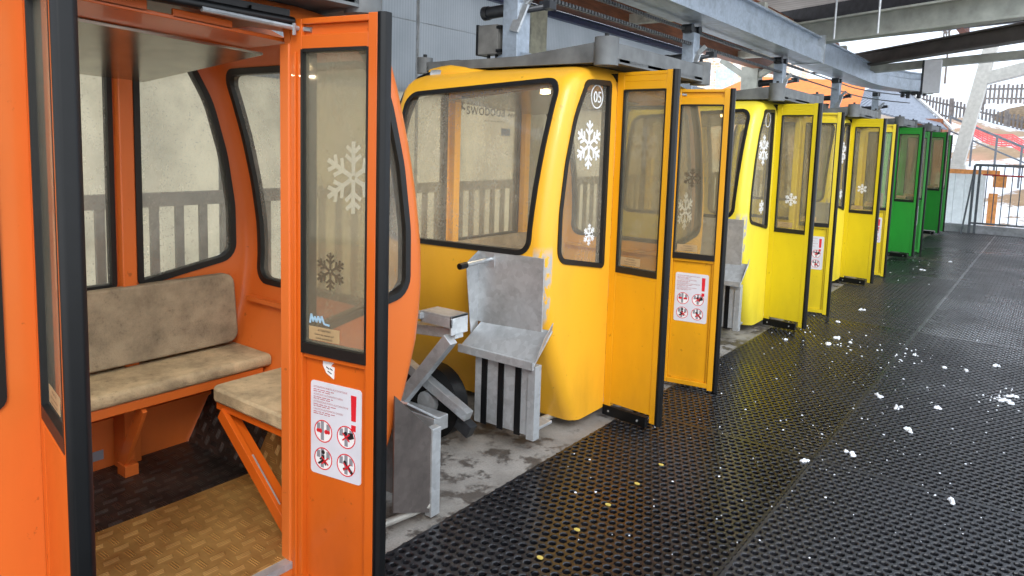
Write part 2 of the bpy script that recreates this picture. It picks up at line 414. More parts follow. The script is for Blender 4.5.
# corrugated metal roof over the far part, seen between the dark rafters
def corr_mat():
    k = NT('corrugated_translucent_roof'); n = k.noise(k.obj(), 2.5, 4); c = k.mix(n, srgb(226, 222, 218), srgb(170, 162, 158))
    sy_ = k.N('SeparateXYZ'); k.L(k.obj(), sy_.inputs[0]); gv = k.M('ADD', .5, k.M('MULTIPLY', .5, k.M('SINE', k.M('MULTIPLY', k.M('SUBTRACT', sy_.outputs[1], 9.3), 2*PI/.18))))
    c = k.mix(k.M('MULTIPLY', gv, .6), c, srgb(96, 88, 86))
    b = k.bsdf(c, .5); tl = k.N('BsdfTranslucent'); k.L(c, tl.inputs[0]); mx = k.N('MixShader'); mx.inputs[0].default_value = .5
    k.L(b.outputs[0], mx.inputs[1]); k.L(tl.outputs[0], mx.inputs[2]); k.L(mx.outputs[0], k.out.inputs[0]); return k.m
def corrugated(x0, x1, y0, y1, z0, z1, pitch=.18, amp=.03):
    mb = MB(); n = int((y1-y0)/pitch*6); vs = []; fs = []
    for j in range(n+1):
        y = y0+(y1-y0)*j/n; dz = amp*math.sin(2*PI*(y-y0)/pitch)
        zz = z0+(z1-z0)*0
        vs += [(x0, y, z0+dz), (x1, y, z1+dz), (x0, y, z0+dz+.012), (x1, y, z1+dz+.012)]
    for j in range(n):
        a = 4*j; fs += [(a, a+1, a+5, a+4), (a+2, a+6, a+7, a+3)]
    return mb.add(vs, fs)
tag(obj('ceiling', corrugated(-3.2, 6.2, 9.3, 18.5, 4.15, 4.75), corr_mat(), smooth=True), kind='structure')
mrf = flat('dark_rafter_steel', (62, 62, 68), .6, .1, .15); mrr = flat('rust_red_purlin', (150, 84, 62), .7, 0, .2, 14)
for i, (a, b, mt) in enumerate([((-3.3, 12.9, 3.66), (6, 8.9, 3.66), mrf), ((-3.3, 14.9, 3.95), (6, 12.9, 4.1), mrf), ((-3.3, 17.2, 4.0), (6, 15.9, 4.3), mrf)]):
    m = MB(); m.bar(a, b, .16, .22)
    tag(obj('roof_rafter', m, mt), ['nearest dark steel rafter under the corrugated roof', 'second dark steel rafter under the corrugated roof', 'third dark steel rafter under the corrugated roof, farthest from the viewer'][i], 'rafter', 'dark rafters')
for i, x in enumerate((.1, 1.3)):
    m = MB(); m.box(x-.07, x+.07, 9.3, 17.8, 4.0, 4.14)
    tag(obj('roof_purlin', m, mrr), ['rust red purlin under the corrugated roof, nearer the steel rail', 'rust red purlin under the corrugated roof, at the picture edge'][i], 'purlin', 'rust red purlins')

# cross beams
def ibeam(a, b, w, h, mat, t=.025):
    mb = MB(); a = Vector(a); b = Vector(b)
    mb.bar(a+Vector((0, 0, h/2)), b+Vector((0, 0, h/2)), w, t); mb.bar(a-Vector((0, 0, h/2)), b-Vector((0, 0, h/2)), w, t)
    mb.bar(a, b, t*1.2, h-.01); return mb
mgb = flat('grey_green_beam_paint', (184, 186, 176), .55, .1, .1, 6)
def ext(a, b, s0, s1):
    a = Vector(a); b = Vector(b); d = (b-a).normalized(); return a-d*s0, b+d*s1
a, b = ext((-.75, 10.4, 3.13), (1.45, 9.4, 3.13), .5, 3.2)
tag(obj('cross_beam', ibeam(a, b, .22, .28, mgb), mgb), 'large grey green steel cross beam above the end of the straight rail', 'beam')
m = MB(); 
for x in (-.55, .0): m.tube([(x, 10.0-(x+.75)*.45, 2.95), (x, 10.0-(x+.75)*.45, 3.5)], .014, 8)
tag(obj('hanger_rods', m, MT['steel']), 'two thin threaded rods hanging in front of the large grey cross beam', 'rods')
mdb = flat('dark_brown_beam_paint', (92, 84, 78), .6, .1, .12, 6)
a, b = ext((-1.3, 13.9, 3.1), (1.38, 11.3, 3.1), .9, 3.2)
tag(obj('cross_beam', ibeam(a, b, .2, .2, mdb), mdb), 'dark brown slanting cross beam below the large grey beam', 'beam')
a, b = ext((-.9, 13.6, 2.93), (1.30, 13.3, 3.05), .2, 3.0)
m = MB(); m.bar(a, b, .16, .12); tag(obj('cross_beam', m, mgb), 'thin pale grey cross beam under the dark brown one', 'beam')

# big steel rail with bend, chains
def rail_path():
    pts = [(-.93, y) for y in (-2.0, 2, 5, 8, 11, 13.2)]
    cx, cy, R = 4.57, 13.2, 5.5
    for k in range(1, 6):
        a = PI - k*math.radians(5); pts.append((cx+R*math.cos(a), cy+R*math.sin(a)))
    return pts
RP = rail_path()
def sweep(path, sec, z0):
    mb = MB(); n = len(sec); vs = []
    for i, (x, y) in enumerate(path):
        a = Vector(path[max(i-1, 0)]); b = Vector(path[min(i+1, len(path)-1)]); t = (b-a).normalized(); r = Vector((t.y, -t.x))
        for (u, w) in sec: vs.append((x+r.x*u, y+r.y*u, z0+w))
    fs = [(i*n+k, i*n+(k+1) % n, (i+1)*n+(k+1) % n, (i+1)*n+k) for i in range(len(path)-1) for k in range(n)]
    fs += [tuple(range(n)), tuple(range((len(path)-1)*n, len(path)*n))]
    return mb.add(vs, fs)
sec = [(-.2, 0), (.19, 0), (.19, .018), (.17, .018), (.17, .2), (.11, .22), (.11, .32), (.16, .32), (.16, .34), (-.2, .34)]
rl = root('overhead_rail', (0, 0, 0), 'big pale blue steel rail beam above the row of cabins, bending at its far end', 'rail')
ro = obj('rail_beam', sweep(RP, sec, 2.69), MT['rail'], rl)
for y in (4.2, 10.2): obj('splice_plate', MB().box(-1.14, -.73, y, y+.06, 2.68, 3.05), MT['brightsteel'], rl)
m = MB(); m.box(-.50, -.12, 15.55, 15.75, 2.66, 3.02); obj('end_joint', m, flat('pale_joint_paint', (206, 206, 196), .6), rl, bev=.01)
for (u, w, l) in ((-.13, -.06, 'thin drive chain running just under the steel rail'), (-.07, -.2, 'lower drive chain hanging below the steel rail')):
    mb = MB(); P_ = []
    for i in range(len(RP)):
        a = Vector(RP[max(i-1, 0)]); b = Vector(RP[min(i+1, len(RP)-1)]); t = (b-a).normalized(); P_.append((RP[i][0]+t.y*u, RP[i][1]-t.x*u, 2.69+w))
    mb.tube(P_, .010, 6)
    for k in range(260):
        y = -1.2+k*.045; mb.box(-.93+u-.017, -.93+u+.017, y, y+.022, 2.69+w-.012, 2.69+w+.014)
    tag(obj('drive_chain', mb, MT['chain']), l, 'chain')
# white metal sheet + bolts hanging at the end of the rail, columns, brackets
m = MB(); m.box(.03, .27, 13.25, 13.33, 2.50, 3.02); m.box(.0, .03, 13.25, 13.35, 2.48, 3.02, 1)
tag(obj('metal_cover', m, [flat('white_sheet_metal', (240, 241, 246), .5, 0, .03), MT['darksteel']], bev=.004), 'white upright sheet metal cover at the far end of the rail', 'metal cover')
m = MB()
for i in range(5):
    x = -.62+.09*i; z = 2.56+.1*random.random(); m.box(x, x+.06, 15.4, 15.52, z, z+.12); m.tube([(x, 15.38, z+.1), (x, 15.5, z+.14)], .03, 8)
tag(obj('roller_bracket', m, MT['darksteel']), 'dark cluster of rollers under the bend of the rail', 'rollers')
m = MB(); m.box(-3.16, -2.84, 13.9, 14.2, -.3, 3.1); m.bar((-3.0, 14.0, 2.85), (-2.2, 14.0, 3.3), .14, .1); m.bar((-3.0, 14.0, 2.85), (-3.6, 14.0, 3.25), .14, .1)
tag(obj('steel_column', m, mgb, bev=.006), 'grey green column with slanting braces behind the row of cabins', 'column')

# ------------------------------------------------------------------ rubber mats with real holes
def mat_rubber():
    k = NT('wet_black_rubber_mat'); co = k.N('NewGeometry').outputs['Position']
    n = k.noise(co, .9, 4, .6); g = k.noise(co, 30, 4, .75); sp_ = k.noise(co, 210, 2, .6)
    c = k.mix(k.ramp(n, .4, .7), srgb(13, 13, 16), srgb(24, 24, 28))
    c = k.mix(k.M('MULTIPLY', k.ramp(g, .58, .75), .25), c, srgb(70, 70, 78))
    c = k.mix(k.M('MULTIPLY', k.ramp(sp_, .74, .78), .6), c, srgb(170, 174, 182))
    oi = k.N('ObjectInfo'); rn = oi.outputs['Random']; c = k.mix(k.M('MULTIPLY', rn, .5), c, srgb(46, 47, 52))
    k.bsdf(c, k.M('ADD', k.M('ADD', .12, k.M('MULTIPLY', rn, .15)), k.M('MULTIPLY', k.ramp(n, .35, .65), .25)), bump=g, bstr=.35, bdist=.004, spec=.6); return k.m
MT['mat'] = mat_rubber()
MW, ML = 1.0, 3.3; NX, NY = 25, 82
def mat_mesh():
    cw, ch = MW/NX, ML/NY; mb = MB(); vs = []; fs = []
    n = 8; r = .0145
    t0, t1 = -.02, 0.0
    for i in range(NX):
        for j in range(NY):
            cx, cy = (i+.5)*cw, (j+.5)*ch
            if j % 2: cx2 = cx+cw*.22
            else: cx2 = cx-cw*.22
            b = len(vs)
            sq = []
            for k in range(n):
                a = 2*PI*(k+.5)/n; c, s_ = math.cos(a), math.sin(a); q = max(abs(c), abs(s_))
                sq.append((cx+c/q*cw/2*.999999, cy+s_/q*ch/2))
            # outer square with 8 points (corners missing -> use 45deg set)
            sq = [(cx+sx*cw/2, cy+sy*ch/2) for sx, sy in ((1, 0), (1, 1), (0, 1), (-1, 1), (-1, 0), (-1, -1), (0, -1), (1, -1))]
            for x, y in sq: vs.append((x, y, t1))
            for k in range(n):
                a = 2*PI*k/n; vs.append((cx2+(r+.003)*math.cos(a)*1.0, cy+(r+.003)*math.sin(a), t1))
            for k in range(n):
                a = 2*PI*k/n; vs.append((cx2+r*math.cos(a), cy+r*math.sin(a), t1-.003))
            for k in range(n):
                a = 2*PI*k/n; vs.append((cx2+r*math.cos(a), cy+r*math.sin(a), t0))
            for k in range(n):
                k2 = (k+1) % n
                for q in range(3): fs.append((b+q*n+k, b+q*n+k2, b+(q+1)*n+k2, b+(q+1)*n+k))
    mb.add(vs, fs)
    mb.box(0, MW, -.0, .014, t0, t1+.0005); mb.box(0, .012, 0, ML, t0, t1+.0005); mb.box(MW-.012, MW, 0, ML, t0, t1+.0005); mb.box(0, MW, ML-.014, ML, t0, t1+.0005)
    me = bpy.data.meshes.new('rubber_mat'); me.from_pydata(mb.v, [], mb.f); me.materials.append(MT['mat'])
    return me
MM = mat_mesh()
rows = ['nearest row, beside the orange cabin', 'second row, between cabin 05 and the lemon yellow cabin', 'third row, beside the lemon yellow cabins', 'fourth row, beside the nearer green cabin', 'last row, ending at the far railing']
for c in range(3):
    for r_ in range(-1, 6):
        if r_ == 5: continue
        y0 = .36+ML*r_
        o = link('rubber_mat', MM, None, (X0+.004+c*(MW+.004), y0+.003, 0))
        side = ['cabin side', 'outer column', 'outside'][c]
        if c < 2 and r_ >= 0: tag(o, 'black perforated rubber mat, '+side+', '+rows[r_], 'rubber mat', 'rubber ring mats')
        else: tag(o, 'black perforated rubber mat beyond the picture edge', 'rubber mat', 'rubber mats outside the picture')

# ================================================================== CABINS
HP = [(.05,.67),(.12,.71),(.27,.795),(.41,.86),(.55,.92),(.74,.978),(.94,1.0),(1.1,.995),(1.3,.965),(1.5,.92),(1.7,.86),(1.8,.82),(1.85,.785),(1.88,.73),(1.91,.64),(1.935,.52)]
def H(z):
    if z <= HP[0][0]: return HP[0][1]
    for (a, p), (b, q) in zip(HP, HP[1:]):
        if z <= b: return p+(q-p)*(z-a)/(b-a)
    return HP[-1][1]
def Hs(z): return (H(z-.05)+H(z)*2+H(z+.05))/4 if .1 < z < 1.75 else H(z)
XB = -1.19                                    # back of the cabin, door side is x = 0
def insx(z): return 0 if z < 1.8 else (.02*(z-1.8)/.1 if z < 1.88 else .02+.9*(z-1.88)**1.2*3)
def loft(levels, ins, rad, name):
    mb = MB(); rings = []; seg = 6
    for z in levels:
        h = Hs(z)-ins; e = ins+insx(z); r = max(rad-ins*.6, .03)
        rings.append([(x, y, z) for x, y in rpoly([(-e, -h), (-e, h), (XB+e, h), (XB+e, -h)], r, seg)])
    n = len(rings[0]); vs = [p for g in rings for p in g]
    fs = [(i*n+k, i*n+(k+1) % n, (i+1)*n+(k+1) % n, (i+1)*n+k) for i in range(len(rings)-1) for k in range(n)]
    fs += [tuple(range(n))[::-1], tuple(range((len(rings)-1)*n, len(rings)*n))]
    mb.add(vs, fs); return mb
DOORH = .362
SIDE = lambda s: rpoly([(s*.43, .85), (s*.43, 1.855), (s*.68, 1.845), (s*.785, 1.66), (s*.853, 1.42), (s*.890, 1.18), (s*.893, .93)],
                       [.03, .03, .09, .5, .6, .5, .085], 5)
ENDW = lambda lo: rpoly([(-.085, lo), (-.062, 1.85), (-1.11, 1.785), (-1.09, lo-.02)], .085, 6) if lo > .9 else rpoly([(-.10, lo), (-.10, 1.80), (-1.09, 1.80), (-1.09, lo)], .085, 6)
LO = {-1: .965, 1: .815}
CENW = rpoly([(-.345, .86), (.345, .86), (.345, 1.80), (-.345, 1.80)], .02, 3)
fX = lambda u, v, d: (d, u, v)                                   # side face, u = y
fXb = lambda u, v, d: (XB-d, u, v)                               # back face
fE = {s: (lambda u, v, d, s=s: (u, s*(Hs(v)+d), v)) for s in (-1, 1)}   # end faces follow the curve
def cutter(poly, fn, a, b):
    mb = MB(); mb.prism(poly, fn, a, b); return mb.mesh('c', [])
def build_shell():
    base = loft([.05, .09, .12, .2, .27, .34, .41, .48, .55, .65, .74, .84, .94, 1.02, 1.1, 1.2, 1.3, 1.4, 1.5, 1.6, 1.7, 1.76, 1.80, 1.835, 1.865, 1.89, 1.91, 1.925, 1.935], 0, .075, 's').mesh('s', [])
    inner = loft([.10, .12, .2, .27, .34, .41, .48, .55, .65, .74, .84, .94, 1.02, 1.1, 1.2, 1.3, 1.4, 1.5, 1.6, 1.7, 1.76, 1.80, 1.84, 1.87, 1.885], .03, .075, 'i').mesh('i', [])
    cs = [inner]
    for s in (-1, 1):
        op = offset(SIDE(s), .02)
        cs += [cutter(op, fX, -.2, .2), cutter(op, fXb, -.2, .2)]
        e = offset(ENDW(LO[s]), .02); cs.append(cutter(e, lambda u, v, d, s=s: (u, s*d, v), .45, 1.3))
    cs.append(cutter([(-DOORH, .075), (DOORH, .075), (DOORH, 1.865), (-DOORH, 1.865)], fX, -.25, .2))
    cs.append(cutter(offset(CENW, .015), fXb, -.25, .2))
    cs.append(cutter([(-.50, -.14), (-.34, -.14), (-.34, .14), (-.50, .14)], lambda u, v, d: (u+.0, v+.58, d), 1.7, 2.1))
    me = boolean(base, cs); smooth_mesh(me, 32); me.materials.clear(); me.materials.append(PAINT['orange']); me.name = 'body_shell'
    return me
SHELL = build_shell()

def door_fn(side, ang, base=(0, 0)):
    a = math.radians(ang); e = (math.cos(a), math.sin(a)); n = (math.sin(a), -math.cos(a)); hy = side*DOORH
    return lambda u, z, w: (base[0]+e[0]*u+n[0]*w, hy+e[1]*u+n[1]*w, z)
AN, AF = -6.0, 9.7
dz = {-1: .055, 1: .022}
OUTP = []                                     # painted objects: (object, key suffix)
def painted(o, inner=False): o['_p'] = 'in' if inner else 'out'; return o
def warn_sign(fn, parent):
    mb = MB(); u0, u1, z0, z1 = .065, .272, .425, .735
    mb.prism(rpoly([(u0, z0), (u1, z0), (u1, z1), (u0, z1)], .012, 4), fn, -.022, -.0215+.0015, 0)
    F = lambda u, v, d: fn(u, v, -.0205+d)
    D0, D1 = 0, .0012
    L = ['ATTENTION PORTE AUTOMATIQUE', 'ACHTUNG AUTOMATIKTUREN', 'ATTENZIONE PORTE AUTOMATICHE', 'CAUTION AUTOMATIC DOORS']
    for i, t in enumerate(L):
        zz = z1-.022-.0245*i; text(mb, t, F, u0+.012, zz, .0085, 4, d1=D1, align='LEFT')
        for q in (1, 2):
            x = u0+.012
            for k in range(6-q*1):
                w = .008+.012*((k*7+i*3+q) % 4)/3; bar2(mb, F, (x, zz-.0062*q), (x+w, zz-.0062*q), .0022, D0, D1, 4); x += w+.004
    mb.prism([(.232, z1-.105), (.250, z1-.105), (.252, z1-.022), (.230, z1-.022)], F, D0, D1, 1)
    mb.prism([(.232, z1-.138), (.250, z1-.138), (.250, z1-.118), (.232, z1-.118)], F, D0, D1, 1)
    cs = [(.118, .572), (.212, .572), (.118, .480), (.212, .480)]
    for i, c in enumerate(cs):
        r = .0375; disc(mb, F, c, r, D0, .0008, 2, 24); annul(mb, F, c, r, .0035, .0008, .0016, 1)
        bar2(mb, F, (c[0]-.004+.004*(i % 2), c[1]-.03), (c[0]-.004+.004*(i % 2), c[1]+.033), .013, .0008, .0012, 3)
        for sx in (-1, 1): bar2(mb, F, (c[0]+sx*.020, c[1]+.002), (c[0]+sx*.020, c[1]+.026), .014, .0008, .0011, 3)
        if i == 0:
            for sx in (-1, 1):
                bar2(mb, F, (c[0]+sx*.022, c[1]), (c[0]+sx*.011, c[1]), .006, .0012, .0016, 1)
                disc(mb, F, (c[0]+sx*.012, c[1]), .0075, .0012, .0017, 1, 8)
                disc(mb, F, (c[0]+sx*.022, c[1]), .0065, .0012, .0017, 1, 8)
        else:
            P_ = {1: [(.03, .008, .005, -.002, .013), (.005, -.002, -.014, .012, .006), (.028, .014, .008, .012, .009)],
                  2: [(.0, .012, .0, -.006, .011), (0, -.006, -.02, -.02, .007), (0, .006, -.014, -.004, .006), (0, -.004, .012, -.02, .006)],
                  3: [(.026, -.024, .004, -.002, .011), (.004, -.002, -.008, .014, .006), (.01, -.008, -.012, -.014, .006)]}[i]
            for (ax, ay, bx, by, w) in P_: bar2(mb, F, (c[0]+ax, c[1]+ay), (c[0]+bx, c[1]+by), w, .0012, .0016, 5)
            hd = {1: (-.002, .012), 2: (.0, .022), 3: (-.004, .008)}[i]; disc(mb, F, (c[0]+hd[0], c[1]+hd[1]), .007, .0012, .0018, 5, 10)
            q = {1: (.0, 0), 2: (.008, -.006), 3: (.004, -.006)}[i]
            for sg in (-1, 1): bar2(mb, F, (c[0]+q[0]-.014, c[1]+q[1]-.012*sg), (c[0]+q[0]+.014, c[1]+q[1]+.012*sg), .005, .0018, .0022, 1)
    return obj('warning_sign', mb, [MT['sign'], MT['red'], MT['white'], MT['greyprint'], MT['redtext'], MT['darkprint']], parent, label='white warning sign with four round pictograms')
def build_door(side, rt):
    fn = door_fn(side, AN if side < 0 else AF); zb = dz[side]; zt = zb+1.85; mb = MB()
    B = lambda u0, u1, z0, z1, w0, w1, mi=0: mb.box(u0, u1, z0, z1, w0, w1, mi, fn)
    gz0, gz1 = .865, zt-.095
    B(0, .045, zb, zt, -.035, 0); B(.302, .336, zb-.012, zt+.004, -.035, .002)
    B(.045, .302, gz1, gz1+.045, -.035, 0); B(.045, .302, zt-.018, zt, -.035, 0); B(.045, .302, gz1+.045, zt-.018, -.035, -.016 if side > 0 else -.001)
    B(.045, .302, .81, gz0-.035, -.035, -.001 if side < 0 else -.006)
    if side < 0: B(.045, .302, zb+.03, .81, -.016, -.001)
    else:
        B(.045, .302, zb+.03, .81, -.035, -.022); B(.288, .302, zb+.03, .81, -.022, -.01); B(.045, .302, zb, zb+.03, -.035, 0)
        B(.018, .026, zb, zt-.1, 0, .008)
    d = painted(obj('door', mb, PAINT['orange_in'], rt, bev=.0025), True)
    g = MB()
    G = lambda u0, u1, z0, z1: g.box(u0, u1, z0, z1, -.034, .003, 0, fn)
    G(.043, .305, gz0-.038, gz0-.004); G(.043, .051, gz0-.004, gz1+.002); G(.297, .305, gz0-.004, gz1+.002); G(.051, .297, gz1-.006, gz1+.004)
    obj('window_gasket', g, MT['gasket'], d)
    p = MB(); p.box(.05, .298, gz0-.005, gz1-.004, -.016, -.012, 0, fn); pn = obj('door_pane', p, MT['acrylic_door'], d)
    e = MB(); e.prism(rpoly([(.336, -.038), (.352, -.041), (.365, -.028), (.365, -.002), (.352, .008), (.336, .006)], .008, 3), lambda u, w, z: fn(u, z, w), zb-.016, zt+.004)
    obj('rubber_edge', e, MT['rubber'], d, smooth=True)
    if side < 0:
        k = MB(); k.box(.0, .28, zb-.045, zb+.012, -.02, .004, 0, fn)
        for u in (.04, .23): disc(k, lambda a, b, c: fn(a, b, .004+c), (u, zb-.018), .006, 0, .003, 1, 8)
        obj('kick_strip', k, [MT['rubber'], MT['steel']], d)
    else:
        warn_sign(fn, d)
        k = MB(); k.prism(rpoly([(.105, .80), (.155, .795), (.155, .735+.02), (.12, .76)], .006, 3), fn, -.022+.001, -.0195)
        l = MB(); l.box(.055, .15, .87, .905, -.012, -.0105, 0, fn)
    lb = MB(); F = lambda u, v, w: fn(u, v, -.0118+w)
    lb.prism([(.065, .872), (.19, .872), (.19, .915), (.065, .915)], F, 0, .0006, 0)
    text(lb, 'ATTENTION', F, .128, .902, .0095, 1, d1=.0012)
    text(lb, 'Doors are opened and', F, .128, .889, .0085, 1, d1=.0012); text(lb, 'closed automatically', F, .128, .877, .0085, 1, d1=.0012)
    obj('door_label', lb, [MT['clearfilm'], MT['darkprint']], d)
    hg = MB()
    for z in (.35, 1.1, 1.72): hg.tube([fn(-.006, z, -.02), fn(-.006, z+.07, -.02)], .011, 8)
    obj('hinge', hg, MT['darksteel'], d)
    return d

MT['pipe'] = flat('pale_tube_paint', (190, 188, 180), .45, .2)
MT['boxgrey'] = flat('grey_box_paint', (128, 126, 122), .5)
MT['added_lamp'] = flat('added_lamp_glow', (255, 240, 200))
_b = [n for n in MT['added_lamp'].node_tree.nodes if n.type == 'BSDF_PRINCIPLED'][0]
_b.inputs['Emission Color'].default_value = (1, .75, .42, 1); _b.inputs['Emission Strength'].default_value = 12
FILL_LAMP = bpy.data.lights.new('added_fill_light', 'AREA'); FILL_LAMP.shape = 'DISK'; FILL_LAMP.size = .09; FILL_LAMP.energy = 3.2; FILL_LAMP.color = (1, .82, .6)  # light added to brighten the cabin interiors
def build_cabin():
    rt = root('cable_car_cabin', (0, 0, 0))
    body = painted(link('body_shell', SHELL, rt))
    for s in (-1, 1):
        for fn, poly, nm in ((fX, SIDE(s), 'front'), (fXb, SIDE(s), 'rear'), (fE[s], ENDW(LO[s]), 'end')):
            P_ = dense(poly, .05); mb = MB()
            mb.ring(P_, offset(P_, .026), fn, -.036, .007)
            g = obj('window_gasket', mb, MT['gasket'], rt, smooth=True)
            pane_o = obj('window_pane', pane(offset(P_, .016), lambda u, v, d, fn=fn: fn(u, v, -.014)), MT['acrylic'], rt, smooth=True)
            pane_o['_w'] = nm+('near' if s < 0 else 'far')
    mb = MB(); P_ = dense(CENW, .08); mb.ring(P_, offset(P_, .02), fXb, -.036, .006); obj('window_gasket', mb, MT['gasket'], rt)
    o = obj('window_pane', pane(offset(P_, .012), lambda u, v, d: fXb(u, v, -.014)), MT['acrylic'], rt); o['_w'] = 'rearcentre'
    # inner corner posts beside the door opening and on the back wall
    for s in (-1, 1):
        for x0, x1, ya, yb in ((-.05, -.004, .357, .405), (XB+.03, XB+.075, .352, .408)):
            y0, y1 = sorted((s*ya, s*yb)); painted(obj('corner_post', MB().box(x0, x1, y0, y1, .10, 1.80), PAINT['orange'], rt, bev=.004))
    # header with door drive
    T = lambda x, y, z: (x, y, z-.045*y+(x+.25)*(.085 if x < -.25 else 0))
    mb = MB(); mb.box(-.30, -.055, -.46, .40, 1.825, 1.837, 0, T); mb.box(-.065, -.055, -.40, -.05, 1.83, 1.862, 0, T); mb.box(-.065, -.055, .02, .20, 1.83, 1.855, 0, T)
    h = painted(obj('door_header', mb, PAINT['orange'], rt, bev=.002), True)
    mb = MB(); mb.box(-.05, .0, -.36, .36, 1.865, 1.90); mb.tube([(.010, -.33, 1.868), (.014, .36, 1.862)], .015, 10); mb.box(-.02, .012, .22, .33, 1.85, 1.89)
    obj('door_drive', mb, MT['rubber'], rt, smooth=True)
    mb = MB(); mb.tube([(.022, .06, 1.852), (.03, .375, 1.842), (.07, .39, 1.838)], .008, 8); mb.tube([(.035, .35, 1.855), (.035, .35, 1.82)], .006, 6)
    obj('push_rod', mb, MT['brightsteel'], rt, smooth=True)
    mb = MB(); mb.box(XB+.06, -.29, -.47, .46, 1.812, 1.820, 0, T); obj('ceiling_panel', mb, MT['alu'], rt)
    mb = MB(); mb.prism(rpoly([(-.485, -.40), (-.435, -.40), (-.435, -.35), (-.485, -.35)], .015, 3), lambda u, v, d: T(u, v, d), 1.802, 1.811)
    obj('added_fill_lamp', mb, MT['added_lamp'], rt)  # small glowing panel added along with the interior fill light
    ld = FILL_LAMP; lo = bpy.data.objects.new('added_fill_light', ld); COL.objects.link(lo); lo.parent = rt; lo.location = (-.46, -.375, 1.77)
    for s in (-1, 1): build_door(s, rt)
    # benches
    mb = MB(); mb.box(XB+.035, -.83, -.93, .93, .475, .525); 
    sr = MB(); prof = rpoly([(XB+.04, .475), (-.835, .475), (-.835, .53), (XB+.04, .53)], [.005, .02, .02, .005], 3)
    sr.prism(prof, lambda u, v, d: (u, d, v), -.86, .86); 
    b = obj('rear_bench', MB().box(XB+.035, -.85, -.83, .83, .435, .474), PAINT['orange'], rt, bev=.004); painted(b)
    obj('seat_cushion', sr, MT['fabric'], b, smooth=True)
    br = MB(); pr_ = rpoly([(-.86, .545), (.86, .545), (.84, .872), (-.84, .872)], .05, 5); br.prism(pr_, lambda u, v, d: (XB+.055+d-(v-.5)*.02, u, v), 0, .05)
    obj('backrest', br, MT['fabricd'], b, smooth=True, bev=.008)
    for y in (-.45, .33): 
        lg = MB()
        lg.box(-1.15, -1.05, y-.02, y+.02, .1, .44); lg.bar((-1.06, y-.03, .13), (-.87, y-.03, .43), .05, .018, up=(0, 1, 0)); lg.box(-1.07, -1.0, y-.045, y+.01, .1, .15)
        painted(obj('bench_support', lg, PAINT['orange'], b, bev=.002))
    for s in (-1, 1):
        y0, y1 = sorted((s*.475, s*.82))
        f = MB(); f.box(-.64, -.045, y0, y1, .435, .47)
        q = painted(obj('side_seat', f, PAINT['orange'], rt, bev=.004), True)
        c = MB(); pc = rpoly([(-.655, s*.455), (-.045, s*.455), (-.045, s*.85), (-.655, s*.85)], .045, 5); c.prism(pc, lambda u, v, d: (u, v, d), .472, .53)
        obj('seat_cushion', c, MT['fabric'], q, smooth=True, bev=.010)
        st = MB(); st.bar((-.60, s*.475, .43), (-.09, s*.44, .10), .05, .022, up=(0, 1, 0)); st.bar((-.60, s*.50, .43), (-.09, s*.47, .10), .01, .06, up=(0, 1, 0))
        painted(obj('brace', st, PAINT['orange'], q, bev=.002), True)
        st = MB(); st.bar((-.40, s*.4695, .302), (-.12, s*.447, .117), .052, .006, up=(0, 1, 0)); obj('worn_edge', st, MT['steel'], q)
    fl = MB(); fl.box(-.66, -.03, -.66, .66, .098, .106)
    for s in (-1, 1): fl.box(-.66, -.03, s*.64, s*.79, .0, .008, 0, lambda x, y, z, s=s: (x, y, .10+z+(abs(y)-.64)*1.85))
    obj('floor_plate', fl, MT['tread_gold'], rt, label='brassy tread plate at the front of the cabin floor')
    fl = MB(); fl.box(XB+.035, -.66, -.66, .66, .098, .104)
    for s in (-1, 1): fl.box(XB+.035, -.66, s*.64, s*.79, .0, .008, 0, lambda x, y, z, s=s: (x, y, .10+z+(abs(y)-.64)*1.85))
    obj('floor_plate', fl, MT['tread_shaded'], rt, label='tread plate at the back of the cabin floor, bench shade painted dark')
    obj('data_plate', MB().box(XB+.03, XB+.034, .20, .27, .145, .185), MT['greyprint'], rt)
    # lower wall lining rail and end ledge
    mb = MB()
    for s in (-1, 1): mb.box(XB+.1, -.08, s*.90, s*.935, .735, .755)
    mb.box(XB+.03, XB+.045, -.85, .85, .30, .315)
    painted(obj('lining_rail', mb, PAINT['orange'], rt))
    # roof
    tr = MB(); outer = rpoly([(.10, -.63), (.10, .63), (-1.24, .63), (-1.24, -.63)], .10, 5)
    tr.prism(outer, lambda u, v, d: (u, v, d), 1.94, 1.955); tr.ring(dense(outer, .2), offset(dense(outer, .2), .06), lambda u, v, d: (u, v, d if d < 2 or abs(v) < .5 else d-.05*min(1, max(0, -u)/.5)), 1.93, 2.03)
    for x, y in ((.06, -.60), (.06, .60), (-1.2, .60), (-1.2, -.6)):
        q_ = 0 if x > -.5 else .045
        tr.tube([(x, y, 1.915), (x, y, 2.055-q_)], .062-q_/3, 16); tr.tube([(x, y, 2.05-q_), (x, y, 2.075-q_)], .012, 8, 1)
    obj('roof_bumper', tr, [MT['tray'], MT['rubber']], rt, smooth=True)
    fairing = MB(); fairing.tube([(-1.12, -.60, 1.90), (-.95, -.63, 1.905), (-.7, -.60, 1.90)], [.05, .05, .02], 10)
    painted(obj('roof_fairing', fairing, PAINT['orange'], rt, smooth=True))
    hs = MB(); hs.tube([(-1.00, -.64, 1.905), (-1.08, -.66, 1.90)], .028, 10, 1)
    hs.tube([(-1.08, -.66, 1.90), (-1.14, -.70, 1.87), (-1.19, -.76, 1.78), (-1.20, -.82, 1.65), (-1.20, -.90, 1.4)], .022, 10)
    obj('drain_hose', hs, [MT['rubber'], MT['steel']], rt, smooth=True)
    ar = MB(); x = -.965
    ar.bar((x, 0, 1.96), (x, 0, 2.60), .14, .12); ar.box(x-.10, x+.10, -.10, .10, 1.95, 1.985)
